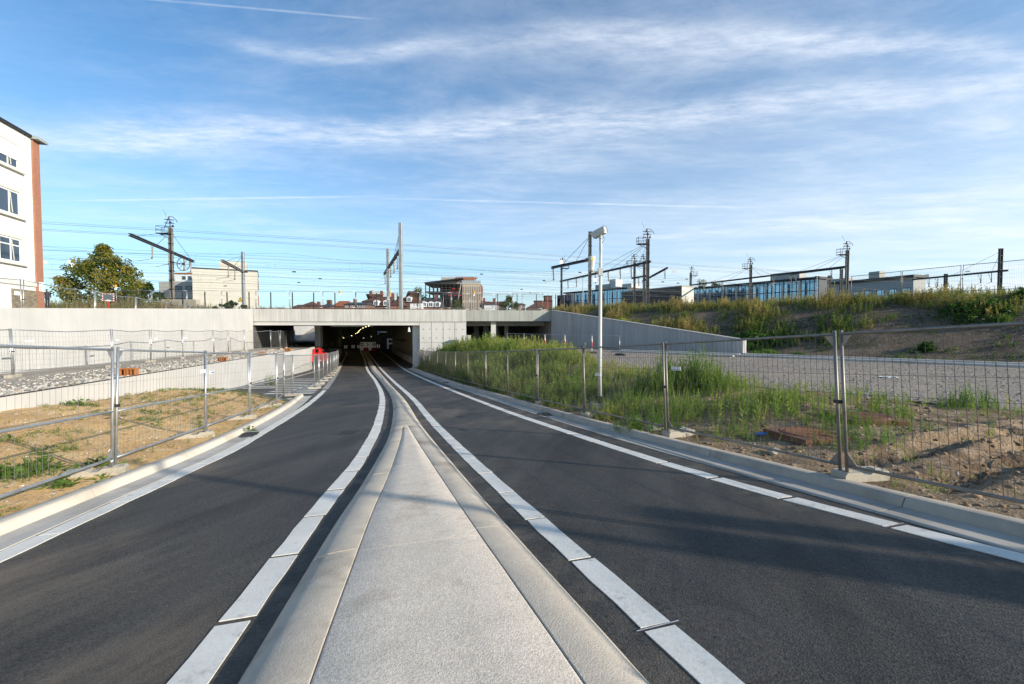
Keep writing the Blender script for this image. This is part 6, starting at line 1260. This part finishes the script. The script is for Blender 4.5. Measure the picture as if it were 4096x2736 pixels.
# --- trees
BARK = plain('bark', (.09, .07, .05), .95, var=.3, scale=4, bs=.5, bscale=20, bdist=.03, obj=True)
def tree(label, x, y, z, h, rx, n_cl, n_lf, mat, tint, lsz=.28, low=.18, group=None, seed=0):
    r_ = np.random.default_rng(seed + 5); t_ = thing('tree', label, 'tree', (x, y, z), 0, group); tr = MB().tube([(0, 0, -.2), (.05, 0, h * .25), (-.1, .1, h * .5), (.05, 0, h * .8)], h * .028, 8, h * .008); C = []
    for k in range(n_cl):
        a = k * 2.39996 + r_.normal() * .2; q_ = low + (1 - low) * ((k + .5) / n_cl) ** .95; rad = math.sin(min(1, (q_ - low + .12) / (1 - low)) * PI) ** .55 * rx * (.95 - .55 * r_.random() ** 2); C.append((math.cos(a) * rad, math.sin(a) * rad, q_ * h * r_.uniform(.92, 1.03)))
        if k % 3 == 0: p_ = Vector(C[-1]); b0 = Vector((0, 0, p_.z * .55)); tr.tube([b0, (b0 + p_) / 2 + Vector((0, 0, -.15)), p_], h * .009, 5, .02)
    tr.build('trunk', BARK, t_); C = np.array(C); k = r_.integers(0, n_cl, n_lf); cr = h * .085 * r_.uniform(.7, 1.3, n_cl); off_ = r_.normal(size=(n_lf, 3)); off_ /= np.linalg.norm(off_, axis=1, keepdims=True); off_ *= (r_.random(n_lf) ** .45)[:, None] * cr[k][:, None]; off_[:, 2] *= .7
    Pl = C[k] + off_; Dl = off_ / np.linalg.norm(off_, axis=1, keepdims=True) + r_.normal(size=(n_lf, 3)) * .6; v = leafset(Pl, Dl, r_.uniform(.7, 1.3, n_lf) * lsz, r_.uniform(.3, .45, n_lf) * lsz, .2)
    ti = np.clip(tint + r_.normal(size=n_cl)[k] * .14 + r_.normal(size=n_lf) * .10, 0, 1); me = merge('crown', [(v[None], faces4(n_lf), np.repeat(ti, 4)[None])], mat); link('crown', me, t_); return t_
TLEAF = leaf_mat('tree_leaf', [(0, (.022, .050, .014)), (.35, (.075, .11, .022)), (.6, (.19, .19, .032)), (.8, (.31, .25, .04)), (1, (.30, .18, .05))], .4)
p = PX(106, 62); tree('broad green and yellowing tree behind the dry grass at the left', p[0], 62, GZ - .4, 9.3, 4.8, 150, 16000, TLEAF, .58, .28, .12, None, 1)
p = PX(150, 64); tree('dark green bushy shrub beside the yellowing tree', p[0], 64, GZ - .3, 4.3, 2.5, 40, 3200, TLEAF, .12, .28, .02, None, 2); p = PX(128, 60); tree('mid green sapling in front of the yellowing tree', p[0], 60, GZ - .3, 3.6, 2.0, 26, 1800, TLEAF, .38, .26, .05, None, 3)
p = PX(509, 142); tree('round dark green tree among the far houses', p[0], 142, 0, ZV(296.5, 142), 3.6, 46, 2600, TLEAF, .12, .45, .25, None, 4); p = PX(344 + 113.5, 145); tree('sparse green tree at the foot of the unfinished building', p[0], 145, 0, ZV(301, 145), 4., 36, 1800, TLEAF, .45, .4, .3, None, 5)
p = PX(418, 190); tree('feathery tree showing above the brown hip roof', p[0], 190, 0, ZV(288.5, 190), 6, 40, 2000, TLEAF, .25, .5, .5, None, 6)
for k, (u, v, y) in enumerate(((701, 281.5, 175), (715, 282.5, 170), (785, 278, 165), (645, 287, 200), (618, 286.5, 215))): p = PX(u, y); tree('dark tree crown rising above the glass building roofs', p[0], y, 0, ZV(v, y), 4.5, 30, 1400, TLEAF, .1, .5, .5, 'trees behind the glass buildings', 10 + k)
p = PX(229, 53); tree('low dark green ivy shrub at the bridge fence before the beige wall', p[0] + .2, 53.2, GZ - .4, 1.5, 2.2, 24, 1500, TLEAF, .15, .2, .02, None, 20)
